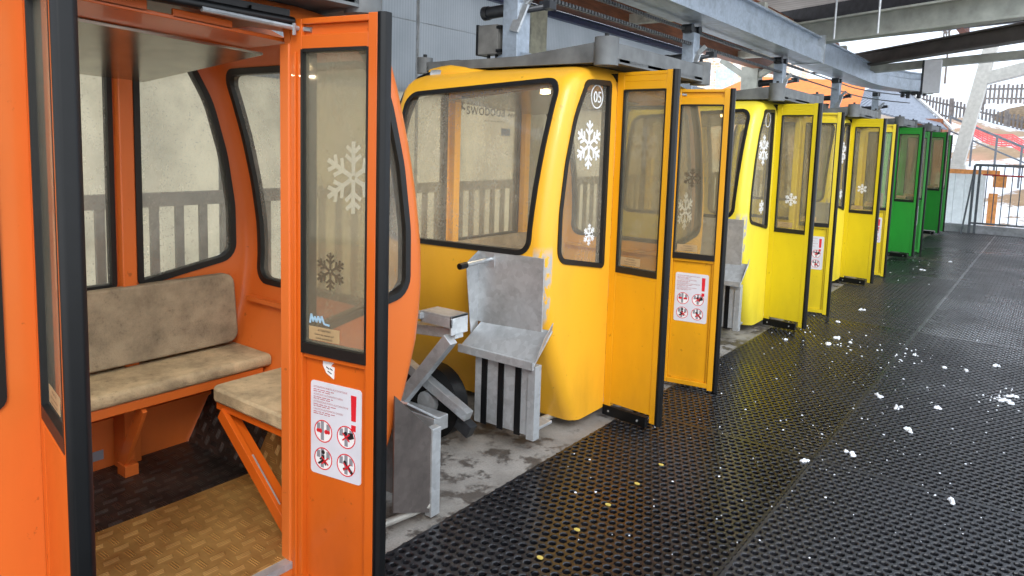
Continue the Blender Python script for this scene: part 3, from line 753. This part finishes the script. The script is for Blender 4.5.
    ar.prism([(x-.28, 2.02), (x+.40, 2.02), (x+.07, 2.10), (x-.07, 2.10)], lambda u, v, d: (u, d, v), -.03, .03)
    a_ = obj('hanger_arm', ar, MT['rail'], rt, bev=.006)
    br = MB(); br.bar((x+.085, -.03, 2.40), (x+.04, -.08, 2.22), .07, .02, up=(0, 1, 0)); br.bar((x+.085, -.03, 2.40), (x+.15, .0, 2.47), .04, .03, up=(0, 1, 0)); obj('grip_bracket', br, MT['brightsteel'], a_, bev=.003)
    q = MB(); q.tube([(x-.06, -.03, 2.37), (x-.22, -.04, 2.36)], .040, 14); q.tube([(x-.20, -.04, 2.361), (x-.24, -.04, 2.36)], .046, 14); obj('buffer_cylinder', q, MT['darksteel'], a_, smooth=True)
    q = MB(); q.box(x-.03, x+.03, -.12, .12, 2.59, 2.65); obj('grip_block', q, MT['darksteel'], a_)
    for y in (-.09, .09): obj('grip_wheel', MB().tube([(x-.05, y, 2.635), (x+.05, y, 2.635)], .04, 14), MT['darksteel'], a_, smooth=True)
    q = MB(); q.tube([(x+.07, .02, 2.37), (x+.16, .12, 2.40)], .022, 10); q.box(x+.12, x+.2, .08, .16, 2.38, 2.43); obj('grip_lever', q, MT['darksteel'], a_)
    cb = MB(); cb.box(x-.265, x-.10, -.07, .03, 2.09, 2.28); cb.box(x-.28, x-.262, -.075, .035, 2.085, 2.285, 1)
    for z in (2.11, 2.26): cb.box(x-.11, x-.07, -.075, -.05, z-.01, z+.01, 1)
    for u in (x-.21, x-.14): cb.tube([(u, -.02, 2.09), (u, -.02, 2.06)], .012, 8, 1); cb.tube([(u, -.02, 2.06), (u+.005, -.02, 2.0), (u+.02, -.01, 1.96)], .006, 6, 1)
    obj('control_box', cb, [MT['boxgrey'], MT['rubber']], a_, bev=.004, label='small grey metal box with two cables')
    # ski holders at both ends
    for s in (-1, 1):
        S_ = lambda x, y, z, s=s: (x, s*y, z)
        k = MB(); far = s > 0
        B = lambda a, b, c, d, e, f, mi=0: k.box(a, b, c, d, e, f, mi, S_)
        def wedge(P, t):
            k.add([S_(*p) for p in P]+[S_(p[0]+t[0], p[1]+t[1], p[2]+t[2]) for p in P], [(0,1,2,3), (4,7,6,5), (0,4,5,1), (1,5,6,2), (2,6,7,3), (3,7,4,0)])
        if not far:
            B(-.41, .0, .995, 1.003, .59, .965)
            wedge([(-.41, .995, .965), (-.41, 1.10, .905), (-.41, 1.05, .52), (-.41, .995, .50)], (.006, 0, 0))
            wedge([(-.42, 1.125, .475), (.045, 1.125, .475), (.055, .99, .62), (-.38, .99, .60)], (0, -.004, -.008))
            B(-.42, .045, 1.12, 1.135, .452, .492)
            wedge([(.045, 1.12, .475), (.07, 1.08, .60), (.06, .99, .66), (.05, .99, .60)], (-.005, 0, 0))
            B(-.335, .0, 1.075, 1.09, .12, .46); B(-.335, -.325, .93, 1.09, .10, .46)
            B(-.005, .040, 1.05, 1.10, .095, .462); B(-.335, .0, .88, 1.09, .11, .125); B(-.335, -.285, 1.088, 1.094, .10, .46)
        else:
            B(-.33, .0, 1.01, 1.02, .02, .36); B(.0, .035, 1.0, 1.05, .0, .37)
            wedge([(-.33, 1.05, .40), (.03, 1.05, .40), (.035, .86, .52), (-.33, .86, .50)], (0, -.004, -.008))
            B(-.33, -.32, .86, 1.02, .02, .36)
        sk = obj('ski_holder', k, MT['steel'], rt, bev=.002)
        if far:
            k = MB(); wedge([(.02, .80, .10), (.02, 1.0, .02), (.02, 1.0, .37), (.02, .80, .56)], (.006, 0, 0)); obj('side_plate', k, MT['shadesteel'], sk, label='side plate with its shade painted dark')
        st = MB()
        if far: continue
        for u in (-.275, -.17, -.065): st.box(u-.017, u+.017, 1.088, 1.096, .10, .46, 0, S_)
        obj('rubber_strip', st, MT['rubber'], sk)
        hn = MB(); hn.tube([S_(-.33, .96, .925), S_(-.33, 1.20, .915)], .012, 10); hn.tube([S_(-.33, 1.19, .915), S_(-.33, 1.24, .913)], .016, 10, 1); hn.box(-.36, -.30, .985, 1.006, .885, .955, 0, S_)
        obj('handle', hn, [MT['brightsteel'], MT['rubber']], sk, smooth=True)
    for P_ in ([(-.02, -1.06, .115), (-.17, -.72, .04), (-.12, -.45, .04)], [(.02, 1.03, .05), (.0, .94, .04), (-.04, .70, .04)]):
        ft = MB(); ft.tube(P_, .016, 10); x, y, z = P_[-1]; ft.box(x-.03, x+.03, y-.05, y+.03, z-.02, z+.02, 0); obj('foot_tube', ft, MT['pipe'], rt, smooth=True)
    sl = MB(); sl.box(-.05, .004, -DOORH, DOORH, .078, .102); obj('door_sill', sl, MT['steel'], rt)
    return rt

def decals(rt, which):
    panes = {c.get('_w'): c for c in rt.children if c.get('_w')}
    F = lambda u, v, d: (-.0130+d, u, v)
    def put(key, name, mb, mats, **kw): return obj(name, mb, mats, panes[key], **kw)
    if which.get('far', 1):
        m = MB(); flake(m, F, which.get('ff', (.625, 1.377)), .125); put('frontfar', 'snowflake_sticker', m, MT['white'])
    m = MB(); flake(m, F, (-.612, 1.515), .125); put('frontnear', 'snowflake_sticker', m, MT['white'])
    m = MB(); flake(m, F, (-.573, 1.045), .058); put('frontnear', 'snowflake_sticker', m, MT['white'])
    if which.get('num') is not None:
        m = MB(); annul(m, F, (-.55, 1.765), .062, .007, 0, .0015)
        if which['num']:
            text(m, which['num'], F, -.55, 1.735, .083, 0)
            text(m, which['num'], lambda u, v, d: F(u+.003, v, d+.0003), -.55, 1.735, .083, 0)
        put('frontnear', 'number_sticker', m, MT['white'])
    if which.get('swoboda'):
        G = lambda u, v, d: (XB+.014+.001+d, u, v)
        m = MB(); text(m, 'swoboda', G, -.03, 1.69, .115, 0)
        bar2(m, G, (-.30, 1.70), (-.26, 1.78), .014); bar2(m, G, (-.30, 1.74), (-.25, 1.72), .012)
        for k in range(3): bar2(m, G, (.21+.03*k, 1.695), (.23+.03*k, 1.715), .01)
        for k in range(7): bar2(m, G, (-.05+.035*k, 1.655), (-.03+.035*k, 1.655), .006)
        m.prism([(.14, 1.56), (.24, 1.56), (.24, 1.61), (.14, 1.61)], G, 0, .001, 1)
        put('rearcentre', 'maker_lettering', m, [MT['darkprint'], MT['blueprint']], label='dark mirrored lettering swoboda with a small blue sticker')

PROTO = build_cabin()
INFO = [
 (1.031, 0, 0, 'orange', dict(far=1, dark=1), 'orange cable car cabin, the nearest, with beige benches and open doors'),
 (3.829, 0, 0, 'gold', dict(far=1, num='05', swoboda=1, ff=(.649, 1.10)), 'golden yellow cable car cabin numbered 05 behind the orange one'),
 (6.602, 0, 0, 'lemon', dict(far=1, num=''), 'lemon yellow cable car cabin standing directly behind cabin 05'),
 (9.362, 0, 0, 'lemon', dict(far=1), 'lemon yellow cable car cabin standing in front of the nearer green one'),
 (12.237, .005, .0, 'green', dict(far=0), 'green cable car cabin, the nearer of the two, behind the lemon yellow ones'),
 (15.792, -.08, .04, 'green', dict(far=0), 'green cable car cabin, last in the row, beside the far railing'),
]
cabs = []
for i, info in enumerate(INFO): cabs.append(PROTO if i == 0 else copy_tree(PROTO))
def setpaint(o, col):
    for c in o.children:
        if c.get('_p'):
            c.material_slots[0].link = 'OBJECT'; c.material_slots[0].material = PAINT[col+('_in' if c['_p'] == 'in' else '')]
            del c['_p']
        setpaint(c, col)
def clean(o):
    for c in o.children:
        if c.get('_w'): del c['_w']
        clean(c)
for i, (cb, (y, dx, dzz, col, dk, lb)) in enumerate(zip(cabs, INFO)):
    cb.location = (-.063+dx, y, dzz); setpaint(cb, col); decals(cb, dk)
    tag(cb, lb, 'cable car cabin', 'cable car cabins in a row'); clean(cb)
# the nearest door of the orange cabin stands a little further round
dn = [c for c in cabs[0].children if c.name.startswith('door') and any(g.name.startswith('kick_strip') for g in c.children)][0]
ang = math.radians(-5.0); dn.rotation_euler.z = ang; pv = Vector((0, -DOORH, 0)); dn.location = pv-Matrix.Rotation(ang, 3, 'Z') @ pv
# the orange door's own marks
d0 = [c for c in cabs[0].children if c.name.startswith('door') and any(g.name.startswith('warning_sign') for g in c.children)][0]
fn = door_fn(1, AF); m = MB(); F = lambda u, v, d: fn(u, v, -.0200+d)
m.prism([(.118, .812), (.160, .806), (.148, .792), (.162, .790), (.160, .752), (.130, .768), (.116, .790)], F, -.002, .0008, 0)
for (a, b) in (((.130, .788), (.142, .782)), ((.136, .775), (.152, .768)), ((.145, .785), (.156, .780))): bar2(m, F, a, b, .003, .0008, .0013, 1)
obj('torn_sticker', m, [MT['white'], MT['darkprint']], d0, label='torn white sticker remnant')
m = MB(); F = lambda u, v, d: fn(u, v, -.0112+d); P_ = [(.07, .925), (.075, .955), (.083, .93), (.09, .948), (.097, .93), (.104, .95), (.112, .93), (.118, .952), (.128, .928), (.15, .926)]
for a, b in zip(P_, P_[1:]): bar2(m, F, a, b, .006)
obj('graffiti_mark', m, flat('pale_blue_marker', (170, 206, 232), .5), d0, label='pale blue handwritten mark')
for ci, (u_, z_) in ((0, (.153, 1.099)), (1, (.137, 1.332))):
    dq = [c for c in cabs[ci].children if c.name.startswith('door') and any(g.name.startswith('warning_sign') for g in c.children)][0]
    m = MB(); flake(m, lambda u, v, d: fn(u, v, -.0118+d), (u_, z_), .06); obj('snowflake_sticker', m, MT['darkflake'], [q for q in dq.children if q.name.startswith('door_pane')][0], label='snowflake sticker with its shadow side painted dark')
m = MB(); flake(m, lambda u, v, d: door_fn(-1, AN)(u, v, -.0105+d), (.165, 1.11), .055)
for c in cabs[2:4]:
    dn = [q for q in c.children if q.name.startswith('door') and any(g.name.startswith('kick_strip') for g in q.children)][0]
    pp = [q for q in dn.children if q.name.startswith('door_pane')][0]
    obj('snowflake_sticker', m, MT['white'], pp)

# ================================================================== BETWEEN THE CABINS
g = root('wheel_stand', (-.62, 2.6, -.018), 'galvanised steel stand with crossed bars and black wheel between orange cabin and cabin 05', 'wheel stand')
def W_(u, v, y):                              # helper: local point
    return (u, y, v)
def gb(name, a, b, w, h, mt=None): return obj(name, MB().bar(a, b, w, h), mt or MT['steel'], g, bev=.003)
gb('cross_bar', (-.45, -.05, .56), (.27, -.05, .62), .06, .05); gb('cross_bar', (-.42, -.12, .66), (.10, -.12, .69), .05, .03)
gb('diagonal_brace', (.26, -.10, .60), (-.08, -.10, .20), .05, .06); gb('diagonal_brace', (-.40, -.02, .50), (.30, .0, .20), .05, .05, MT['brightsteel'])
gb('diagonal_brace', (-.42, .05, .44), (.28, .05, .10), .05, .07, MT['darksteel'])
m = MB(); m.box(.08, .28, -.12, .0, .70, .712); m.box(.08, .28, -.12, -.11, .655, .70); m.box(.27, .28, -.12, .0, .62, .712); m.box(.08, .09, -.12, .0, .655, .70)
obj('top_bracket', m, MT['steel'], g, bev=.002)
m = MB(); m.box(-.14, .22, -.16, -.06, .14, .21); m.box(-.16, -.14, -.16, -.06, .13, .24); obj('lower_beam', m, MT['brightsteel'], g, bev=.003)
m = MB(); m.tube([(.02, .02, .20), (.02, .10, .20)], .19, 28); m.tube([(.02, -.01, .20), (.02, .12, .20)], .06, 14, 1); obj('guide_wheel', m, [MT['rubber'], MT['steel']], g, smooth=True)
m = MB(); m.box(-.40, -.34, -.02, .04, 0, .56); obj('upright', m, MT['darksteel'], g)
# ================================================================== SNOW, SCRAPS
def blob(cx, cy, r, h, rnd, mb):
    n = 9; ring = [r*(.55+.6*rnd.random()) for _ in range(n)]; vs = []; a0 = rnd.random()*6
    for q, zz in ((1.0, 0), (.8, .55), (.4, .95)):
        for k in range(n):
            a = a0+2*PI*k/n; vs.append((cx+ring[k]*q*math.cos(a), cy+ring[k]*q*math.sin(a), h*zz*(.7+.5*rnd.random())))
    vs.append((cx, cy, h)); fs = [(i*n+k, i*n+(k+1) % n, (i+1)*n+(k+1) % n, (i+1)*n+k) for i in range(2) for k in range(n)]
    fs += [(2*n+k, 2*n+(k+1) % n, 3*n) for k in range(n)]
    mb.add(vs, fs)
msn = NT('granular_snow'); n_ = msn.noise(msn.obj(), 60, 4, .7); msn.bsdf(msn.mix(n_, srgb(236, 238, 243), srgb(206, 212, 222)), .6, bump=n_, bstr=.6); msn = msn.m
def gp(u, v, z=0):                            # where a view ray through a point of the photo meets the mats
    y, t, r = (math.radians(CAM[k]) for k in ('yaw', 'pitch', 'roll'))
    fw = Vector((-math.sin(y)*math.cos(t), math.cos(y)*math.cos(t), -math.sin(t))); rt = fw.cross(Vector((0, 0, 1))).normalized(); up = rt.cross(fw)
    r2 = math.cos(r)*rt+math.sin(r)*up; u2 = r2.cross(fw); d = fw+(u-512)/720*r2-(v-CAM['py'])/720*u2
    k = (z-CAM['z'])/d.z; return (CAM['x']+d.x*k, d.y*k)
CL = [(829, 344, .040), (837, 338, .028), (851, 343, .022), (906, 430, .035), (849, 453, .03), (879, 397, .022), (939, 409, .03), (1007, 402, .05), (1012, 397, .03), (996, 366, .03), (945, 368, .02), (877, 395, .016),
      (806, 300, .045), (953, 502, .022), (899, 407, .022), (914, 355, .02), (897, 409, .015), (805, 461, .02), (862, 310, .03), (838, 322, .02), (966, 371, .018), (922, 270, .04), (950, 262, .035), (786, 340, .022)]
rnd = random.Random(3)
for i, (u, v, r) in enumerate(CL):
    x, y = gp(u, v); mb = MB()
    for k in range(5): blob(r*.7*rnd.uniform(-1, 1), r*.7*rnd.uniform(-1, 1), r*rnd.uniform(.3, .7), .012*rnd.uniform(.6, 1.3), rnd, mb)
    o = obj('snow_clump', mb, msn, smooth=True, loc=(x, y, 0)); tag(o, 'small clump of white snow lying on the black mats', 'snow clump', 'snow clumps on the mats')
mb = MB()
for k in range(230):
    if rnd.random() < .5: u, v = rnd.gauss(880, 60), rnd.gauss(390, 55)
    else: u, v = rnd.uniform(560, 1020), rnd.uniform(250, 560)
    if v < 240: continue
    x, y = gp(u, v)
    if not (.05 < x < 2.0 and 1 < y < 16): continue
    blob(x, y, rnd.choice((.002, .003, .004, .007)), .003, rnd, mb)
for (cu, cv) in ((1002, 400), (905, 355), (850, 345), (800, 325), (915, 270)):
    for k in range(18):
        x, y = gp(rnd.gauss(cu, 12), rnd.gauss(cv, 7)); blob(x, y, rnd.uniform(.003, .010), .006, rnd, mb)
tag(obj('snow_crumbs', mb, msn, smooth=True), 'fine crumbs of snow scattered over the black mats', 'snow crumbs', kind='stuff')
my = flat('yellow_paper_scrap', (206, 184, 92), .6)
for i, (u, v, l) in enumerate([(540, 558, 'nearest the bottom edge'), (577, 530, 'second from the bottom edge'), (608, 505, 'in the brownish patch of the mat'), (637, 484, 'right of the brownish patch'), (661, 465, 'farthest, towards the doors of cabin 05')]):
    x, y = gp(u, v); mb = MB(); mb.prism([(.013*math.cos(2*PI*k/12), .010*math.sin(2*PI*k/12)) for k in range(12)], lambda a, b, d: (a, b, d), 0, .003)
    tag(obj('yellow_scrap', mb, my, loc=(x, y, .0005)), 'small round yellow scrap on the black mat, '+l, 'scrap', 'yellow scraps on the mat')

# ================================================================== FAR END AND OUTSIDE
mg = flat('grey_railing_steel', (116, 122, 130), .5, .3, .1)
r_ = root('end_railing', (.56, 17.0, -.02), 'grey steel railing with thin upright bars closing the far end of the platform', 'railing')
L_ = 4.4
obj('top_rail', MB().box(0, L_, -.02, .02, 1.35, 1.40), mg, r_); obj('bottom_rail', MB().box(0, L_, -.015, .015, .20, .235), mg, r_)
for x in (0, .09, 2.2, 4.38): obj('post', MB().box(x-.022, x+.022, -.022, .022, 0, 1.37), mg, r_)
mb = MB().box(-.009, .009, -.009, .009, .22, 1.36).mesh('bar', [mg])
for k in range(30): link('bar', mb, r_, (.22+.138*k, 0, 0))
mb = MB(); mb.bar((.0, -.03, 1.3), (-.10, -.35, .0), .035, .03); obj('brace', mb, mg, r_)
mb = MB(); mb.tube([(.15, -.04, 1.19), (2.0, -.04, 1.16)], .016, 8); obj('red_bar', mb, flat('red_paint', (206, 60, 50), .5), r_, label='thin red bar')
# low kerb plate
mb = MB(); mb.box(-3, 5.2, 17.2, 17.35, -.3, .14); tag(obj('kerb', mb, flat('grey_kerb', (196, 198, 204), .7)), 'low grey metal kerb at the far end of the mats', 'kerb')
w = root('snow_shelter', (-.1, 19.6, -.3), 'white ribbed shelter panel with an orange top edge behind the end railing', 'shelter')
mb = MB()
for k in range(5): mb.box(-.30+.2*k, -.105+.2*k, -.03+.004*(k % 2), .03, .1, 1.42)
obj('panel', mb, flat('white_sheet_panels', (226, 232, 232), .5, 0, .04), w, bev=.004)
obj('top_strip', MB().box(-.34, .95, -.05, .05, 1.42, 1.52), flat('orange_foam', (240, 160, 90), .6), w); obj('orange_pad', MB().box(.78, .95, -.10, .0, .1, 1.0), bpy.data.materials['orange_foam'], w)
obj('orange_pad', MB().box(.85, 1.1, -.3, -.25, 1.15, 1.42), bpy.data.materials['orange_foam'], w)

def TZ(x, y):
    P_ = [(17, -.55), (20, -.45), (24, -.1), (28, .5), (34, 1.3), (45, 3.3), (60, 5.6), (80, 9.5), (120, 19), (180, 40)]
    z = P_[-1][1]
    for (a, p), (b, q) in zip(P_, P_[1:]):
        if y <= b: z = p+(q-p)*(y-a)/(b-a); break
    f = min(1, max(0, (y-18)/10))
    return z+f*(.30*math.sin(x*.35+y*.21)+.18*math.sin(x*.9-y*.5)+.10*math.sin(x*2.1+y*1.3)) + .02*f*max(0, -x-5)
mb = MB(); xs = [-90+1.6*i for i in range(100)]; ys = [17.3]+[18+(k**1.55)*.32 for k in range(58)]; vs = [(x, y, TZ(x, y)) for y in ys for x in xs]; nx = len(xs)
mb.add(vs, [(j*nx+i, j*nx+i+1, (j+1)*nx+i+1, (j+1)*nx+i) for j in range(len(ys)-1) for i in range(nx-1)])
k = NT('snow_slope_with_grass'); co = k.N('NewGeometry').outputs['Position']; n1 = k.noise(co, .22, 5, .6, (1, 1.3, 1)); n2 = k.noise(co, 5, 4, .7); n3 = k.noise(co, .15, 3, .5)
sy = k.N('SeparateXYZ'); k.L(co, sy.inputs[0]); near = k.ramp(sy.outputs[1], 75, 40)
gr = k.mix(n2, srgb(168, 138, 104), srgb(112, 90, 68)); gr = k.mix(k.ramp(n3, .62, .70), gr, srgb(176, 130, 104))
f = k.M('MULTIPLY', k.ramp(k.M('ADD', n1, k.M('MULTIPLY', n2, .3)), .68, .73), near)
k.bsdf(k.mix(f, srgb(214, 219, 226), gr), .8, bump=n2, bstr=.3)
tag(obj('snow_slope', mb, k.m, smooth=True), 'snow covered hillside with brown grass patches beyond the station', 'hillside', kind='structure')
# wooden fences
mf = flat('weathered_fence_wood', (132, 126, 124), .8, 0, .2, 5)
def fence(name_label, P_, h, step, rails=(.3, .8), wd=.09, posts=True):
    x0, y0, z0 = P_[0]; r = root('wooden_fence', (x0, y0, z0), name_label, 'fence')
    a = Vector((0, 0, 0)); b = Vector(P_[1])-Vector(P_[0]); d = b.normalized(); Ln = b.length
    for q in rails: obj('rail', MB().bar(a+Vector((0, 0, h*q)), b+Vector((0, 0, h*q)), .05, .09), mf, r)
    me = MB().box(-wd/2, wd/2, -.015, .015, 0, h).mesh('picket', [mf]); n = min(100, int(Ln/step))
    for i in range(n):
        p = a+b*((i+.5)/n); o = link('picket', me, r, p+Vector((0, -.05, .03*((i*7) % 3)))); o.rotation_euler.z = math.atan2(d.y, d.x)
    for i in range(int(Ln/3)+1): p = a+d*(3*i); o = link('post', MB().box(-.09, .09, -.09, .09, -.3, h*1.12).mesh('post', [mf]), r, p)
fence('weathered wooden picket fence running down the snowy hillside in the middle distance', [(-5.4, 46, 3.9), (1.6, 42, 1.95)], 1.2, .2, wd=.10)
fence('upper dark picket fence above the brown grass mound on the hillside', [(-1.6, 46, 4.3), (4.5, 48, 4.4)], 1.0, .2, wd=.10)
mb = MB(); gz = flat('brown_grass_mound', (140, 118, 92), .9, 0, .2, 8, .5)
vs = []; n = 24
for j in range(7):
    for i in range(n): a = 2*PI*i/n; q = math.cos(j/6*PI/2); vs.append((2.2+3.8*q*math.cos(a), 47.2+3.0*q*math.sin(a)-1.5, 3.0+1.35*math.sin(j/6*PI/2)+.08*math.sin(i*2.3+j)))
mb.add(vs, [(j*n+i, j*n+(i+1) % n, (j+1)*n+(i+1) % n, (j+1)*n+i) for j in range(6) for i in range(n)])
tag(obj('grass_mound', mb, gz, smooth=True), 'brown dry grass mound below the upper picket fence', 'mound', kind='structure')
# sloping hand rail with posts, red safety net
r = root('slope_railing', (-1.1, 28, 1.6), 'dark sloping handrail with thin posts on the snow beyond the end railing', 'railing')
A = Vector((0, 0, 1.2)); B_ = Vector((3.4, -.8, -.35))
obj('hand_rail', MB().bar(A, B_, .05, .07), mg, r); obj('lower_rail', MB().bar(A+Vector((0, 0, -.45)), B_+Vector((0, 0, -.45)), .04, .05), mg, r)
for i in range(6): p = A.lerp(B_, i/5); obj('post', MB().bar(p+Vector((0, 0, .05)), p-Vector((0, 0, 1.3)), .06, .06), mg, r)
k = NT('red_safety_net'); sx = k.N('SeparateXYZ'); k.L(k.obj(), sx.inputs[0])
n1 = k.noise(k.obj(), 3, 3); k.bsdf(k.mix(n1, srgb(236, 84, 96), srgb(224, 120, 116)), .7, bump=n1)
def net(name, a, b, h, lab, rows=6):
    mb = MB(); a = Vector(a); b = Vector(b); n = int((b-a).length/.16)
    for i in range(n+1):
        p = a.lerp(b, i/n); s_ = -.15*math.sin(PI*((i % 8)/8)); mb.bar(p+Vector((0, 0, s_)), p+Vector((0, 0, h+s_)), .03, .03)
    for j in range(rows+1):
        for i in range(n):
            p = a.lerp(b, i/n); q = a.lerp(b, (i+1)/n); s0 = -.15*math.sin(PI*((i % 8)/8)); s1 = -.15*math.sin(PI*(((i+1) % 8)/8)); mb.bar(p+Vector((0, 0, h*j/rows+s0)), q+Vector((0, 0, h*j/rows+s1)), .03, .05)
    tag(obj(name, mb, k.m), lab, 'safety net')
net('safety_net', (-.7, 31.5, 2.3), (2.6, 30.5, 1.35), .38, 'red safety net sagging along the snow slope behind the handrail', 5)
net('safety_net', (.35, 60, 8.6), (.9, 60, 10.3), .9, 'short red safety net high on the snow slope at the right', 5)
# inclined pylon leg with arm
mp = flat('light_grey_pylon_paint', (186, 184, 178), .6, .1, .06)
mb = MB(); mb.bar((.30, 22, 4.5), (-.22, 22, 1.25), .36, .30); mb.bar((-.22, 22, 1.3), (-.30, 22.0, -.4), .42, .4)
mb.bar((.06, 22, 3.45), (2.6, 21.6, 4.1), .28, .30)
tag(obj('pylon_leg', mb, mp, bev=.01), 'inclined light grey steel pylon leg with a branching arm, out on the snow', 'pylon')
# hut with ribbed slate blue roof
r = root('hut', (-2.6, 27, .3), 'hut with a grey blue ribbed roof behind the green cabins', 'hut')
mb = MB(); mb.box(-1.6, 1.4, 0, 2.4, 0, 2.4); obj('wall', mb, flat('hut_wall_wood', (150, 92, 60), .8), r)
mb = MB(); n = 30
for i in range(n):
    u = i/n; p0 = Vector((-1.9, -.4, 2.95)).lerp(Vector((1.6, -.4, 2.05)), u); p1 = Vector((-1.0, 2.6, 3.7)).lerp(Vector((.0, 2.6, 3.45)), u); mb.bar(p0, p1, .11, .05)
    mb.bar(p0+Vector((.05, 0, -.03)), p1+Vector((.02, 0, -.03)), .12, .02)
obj('roof', mb, flat('slate_blue_roof', (132, 138, 150), .5, .2, .1), r)
mb = MB(); mb.bar((.0, 2.5, 3.5), (1.75, -.45, 2.06), .08, .08); obj('verge_board', mb, flat('white_verge', (226, 224, 220), .6), r)
# orange awning and brick house seen under the beams
mo = flat('orange_awning_cloth', (240, 132, 62), .7, 0, .06)
r = root('awning', (-4.6, 19.5, -.5), 'orange cloth awning outside, behind the roofs of cabin 05 and the first lemon cabin', 'awning')
mb = MB(); mb.add([(-2.4, 0, 3.15), (2.4, 0, 3.05), (2.2, 1.8, 3.95), (-.9, 1.8, 4.15), (-2.4, 0, 3.10), (2.4, 0, 3.0), (2.2, 1.8, 3.90), (-.9, 1.8, 4.1)], [(0,1,2,3), (4,7,6,5), (0,4,5,1), (1,5,6,2), (2,6,7,3), (3,7,4,0)])
obj('canopy', mb, mo, r)
for x in (-2.2, 2.2): obj('post', MB().box(x-.05, x+.05, .1, .2, -.2, 3.1), mg, r)
k = NT('snowy_brick_wall'); co = k.obj(); mpg = k.N('Mapping'); mpg.inputs['Rotation'].default_value = (PI/2, 0, 0); k.L(co, mpg.inputs[0])
br = k.N('TexBrick'); br.inputs['Scale'].default_value = 2.2; br.inputs['Color1'].default_value = srgb(206, 170, 140); br.inputs['Color2'].default_value = srgb(224, 196, 170); br.inputs['Mortar'].default_value = srgb(236, 232, 226); k.L(mpg.outputs[0], br.inputs[0])
k.bsdf(k.mix(k.ramp(k.noise(co, 2.2, 4), .5, .6), br.outputs[0], srgb(240, 240, 242)), .8)
r = root('stone_house', (-10.5, 30, -.3), 'pale stone walled house outside, seen under the timber beam', 'house')
obj('wall', MB().box(-4, 3.2, 0, 4, 0, 6.2), k.m, r); mb = MB(); mb.box(.45, 1.25, -.04, .02, 4.3, 5.2); obj('window', mb, flat('pale_blue_shutter', (206, 224, 240), .4), r)
obj('window', MB().box(-2.4, -1.6, -.04, .02, 4.3, 5.2), bpy.data.materials['pale_blue_shutter'], r)
mb = MB(); mb.add([(-4.3, -.4, 6.1), (3.5, -.4, 6.1), (3.5, 2, 7.4), (-4.3, 2, 7.4), (3.5, 4.4, 6.1), (-4.3, 4.4, 6.1)], [(0,1,2,3), (3,2,4,5), (0,3,5), (1,4,2), (0,5,4,1)]); obj('roof', mb, msn, r)
# bare trees on the hill
mtk = flat('bare_bark', (110, 98, 90), .9, 0, .1)
rnd = random.Random(11)
def tree(x, y, h, lab):
    mb = MB()
    def br_(p, d, l, r, dep):
        q = p+d*l; mb.tube([p, q], [r, r*.6], 5, cap=False)
        if dep:
            for _ in range(4):
                nd = (d+Vector((rnd.uniform(-.8, .8), rnd.uniform(-.8, .8), rnd.uniform(-.1, .6)))).normalized(); br_(p.lerp(q, rnd.uniform(.35, 1)), nd, l*.5, r*.5, dep-1)
    br_(Vector((0, 0, 0)), Vector((0, 0, 1)), h, h*.02, 3); tag(obj('bare_tree', mb, mtk, loc=(x, y, TZ(x, y)-.2)), lab, 'tree', 'bare trees on the slope')
tree(-6.2, 70, 4.5, 'bare leafless tree on the snow slope above the picket fence, left of the pylon leg'); tree(-9.6, 95, 5, 'bare leafless tree high on the snow slope, seen just under the cross beams')
tree(1.8, 110, 6, 'bare leafless tree high on the snow slope, at the right picture edge')
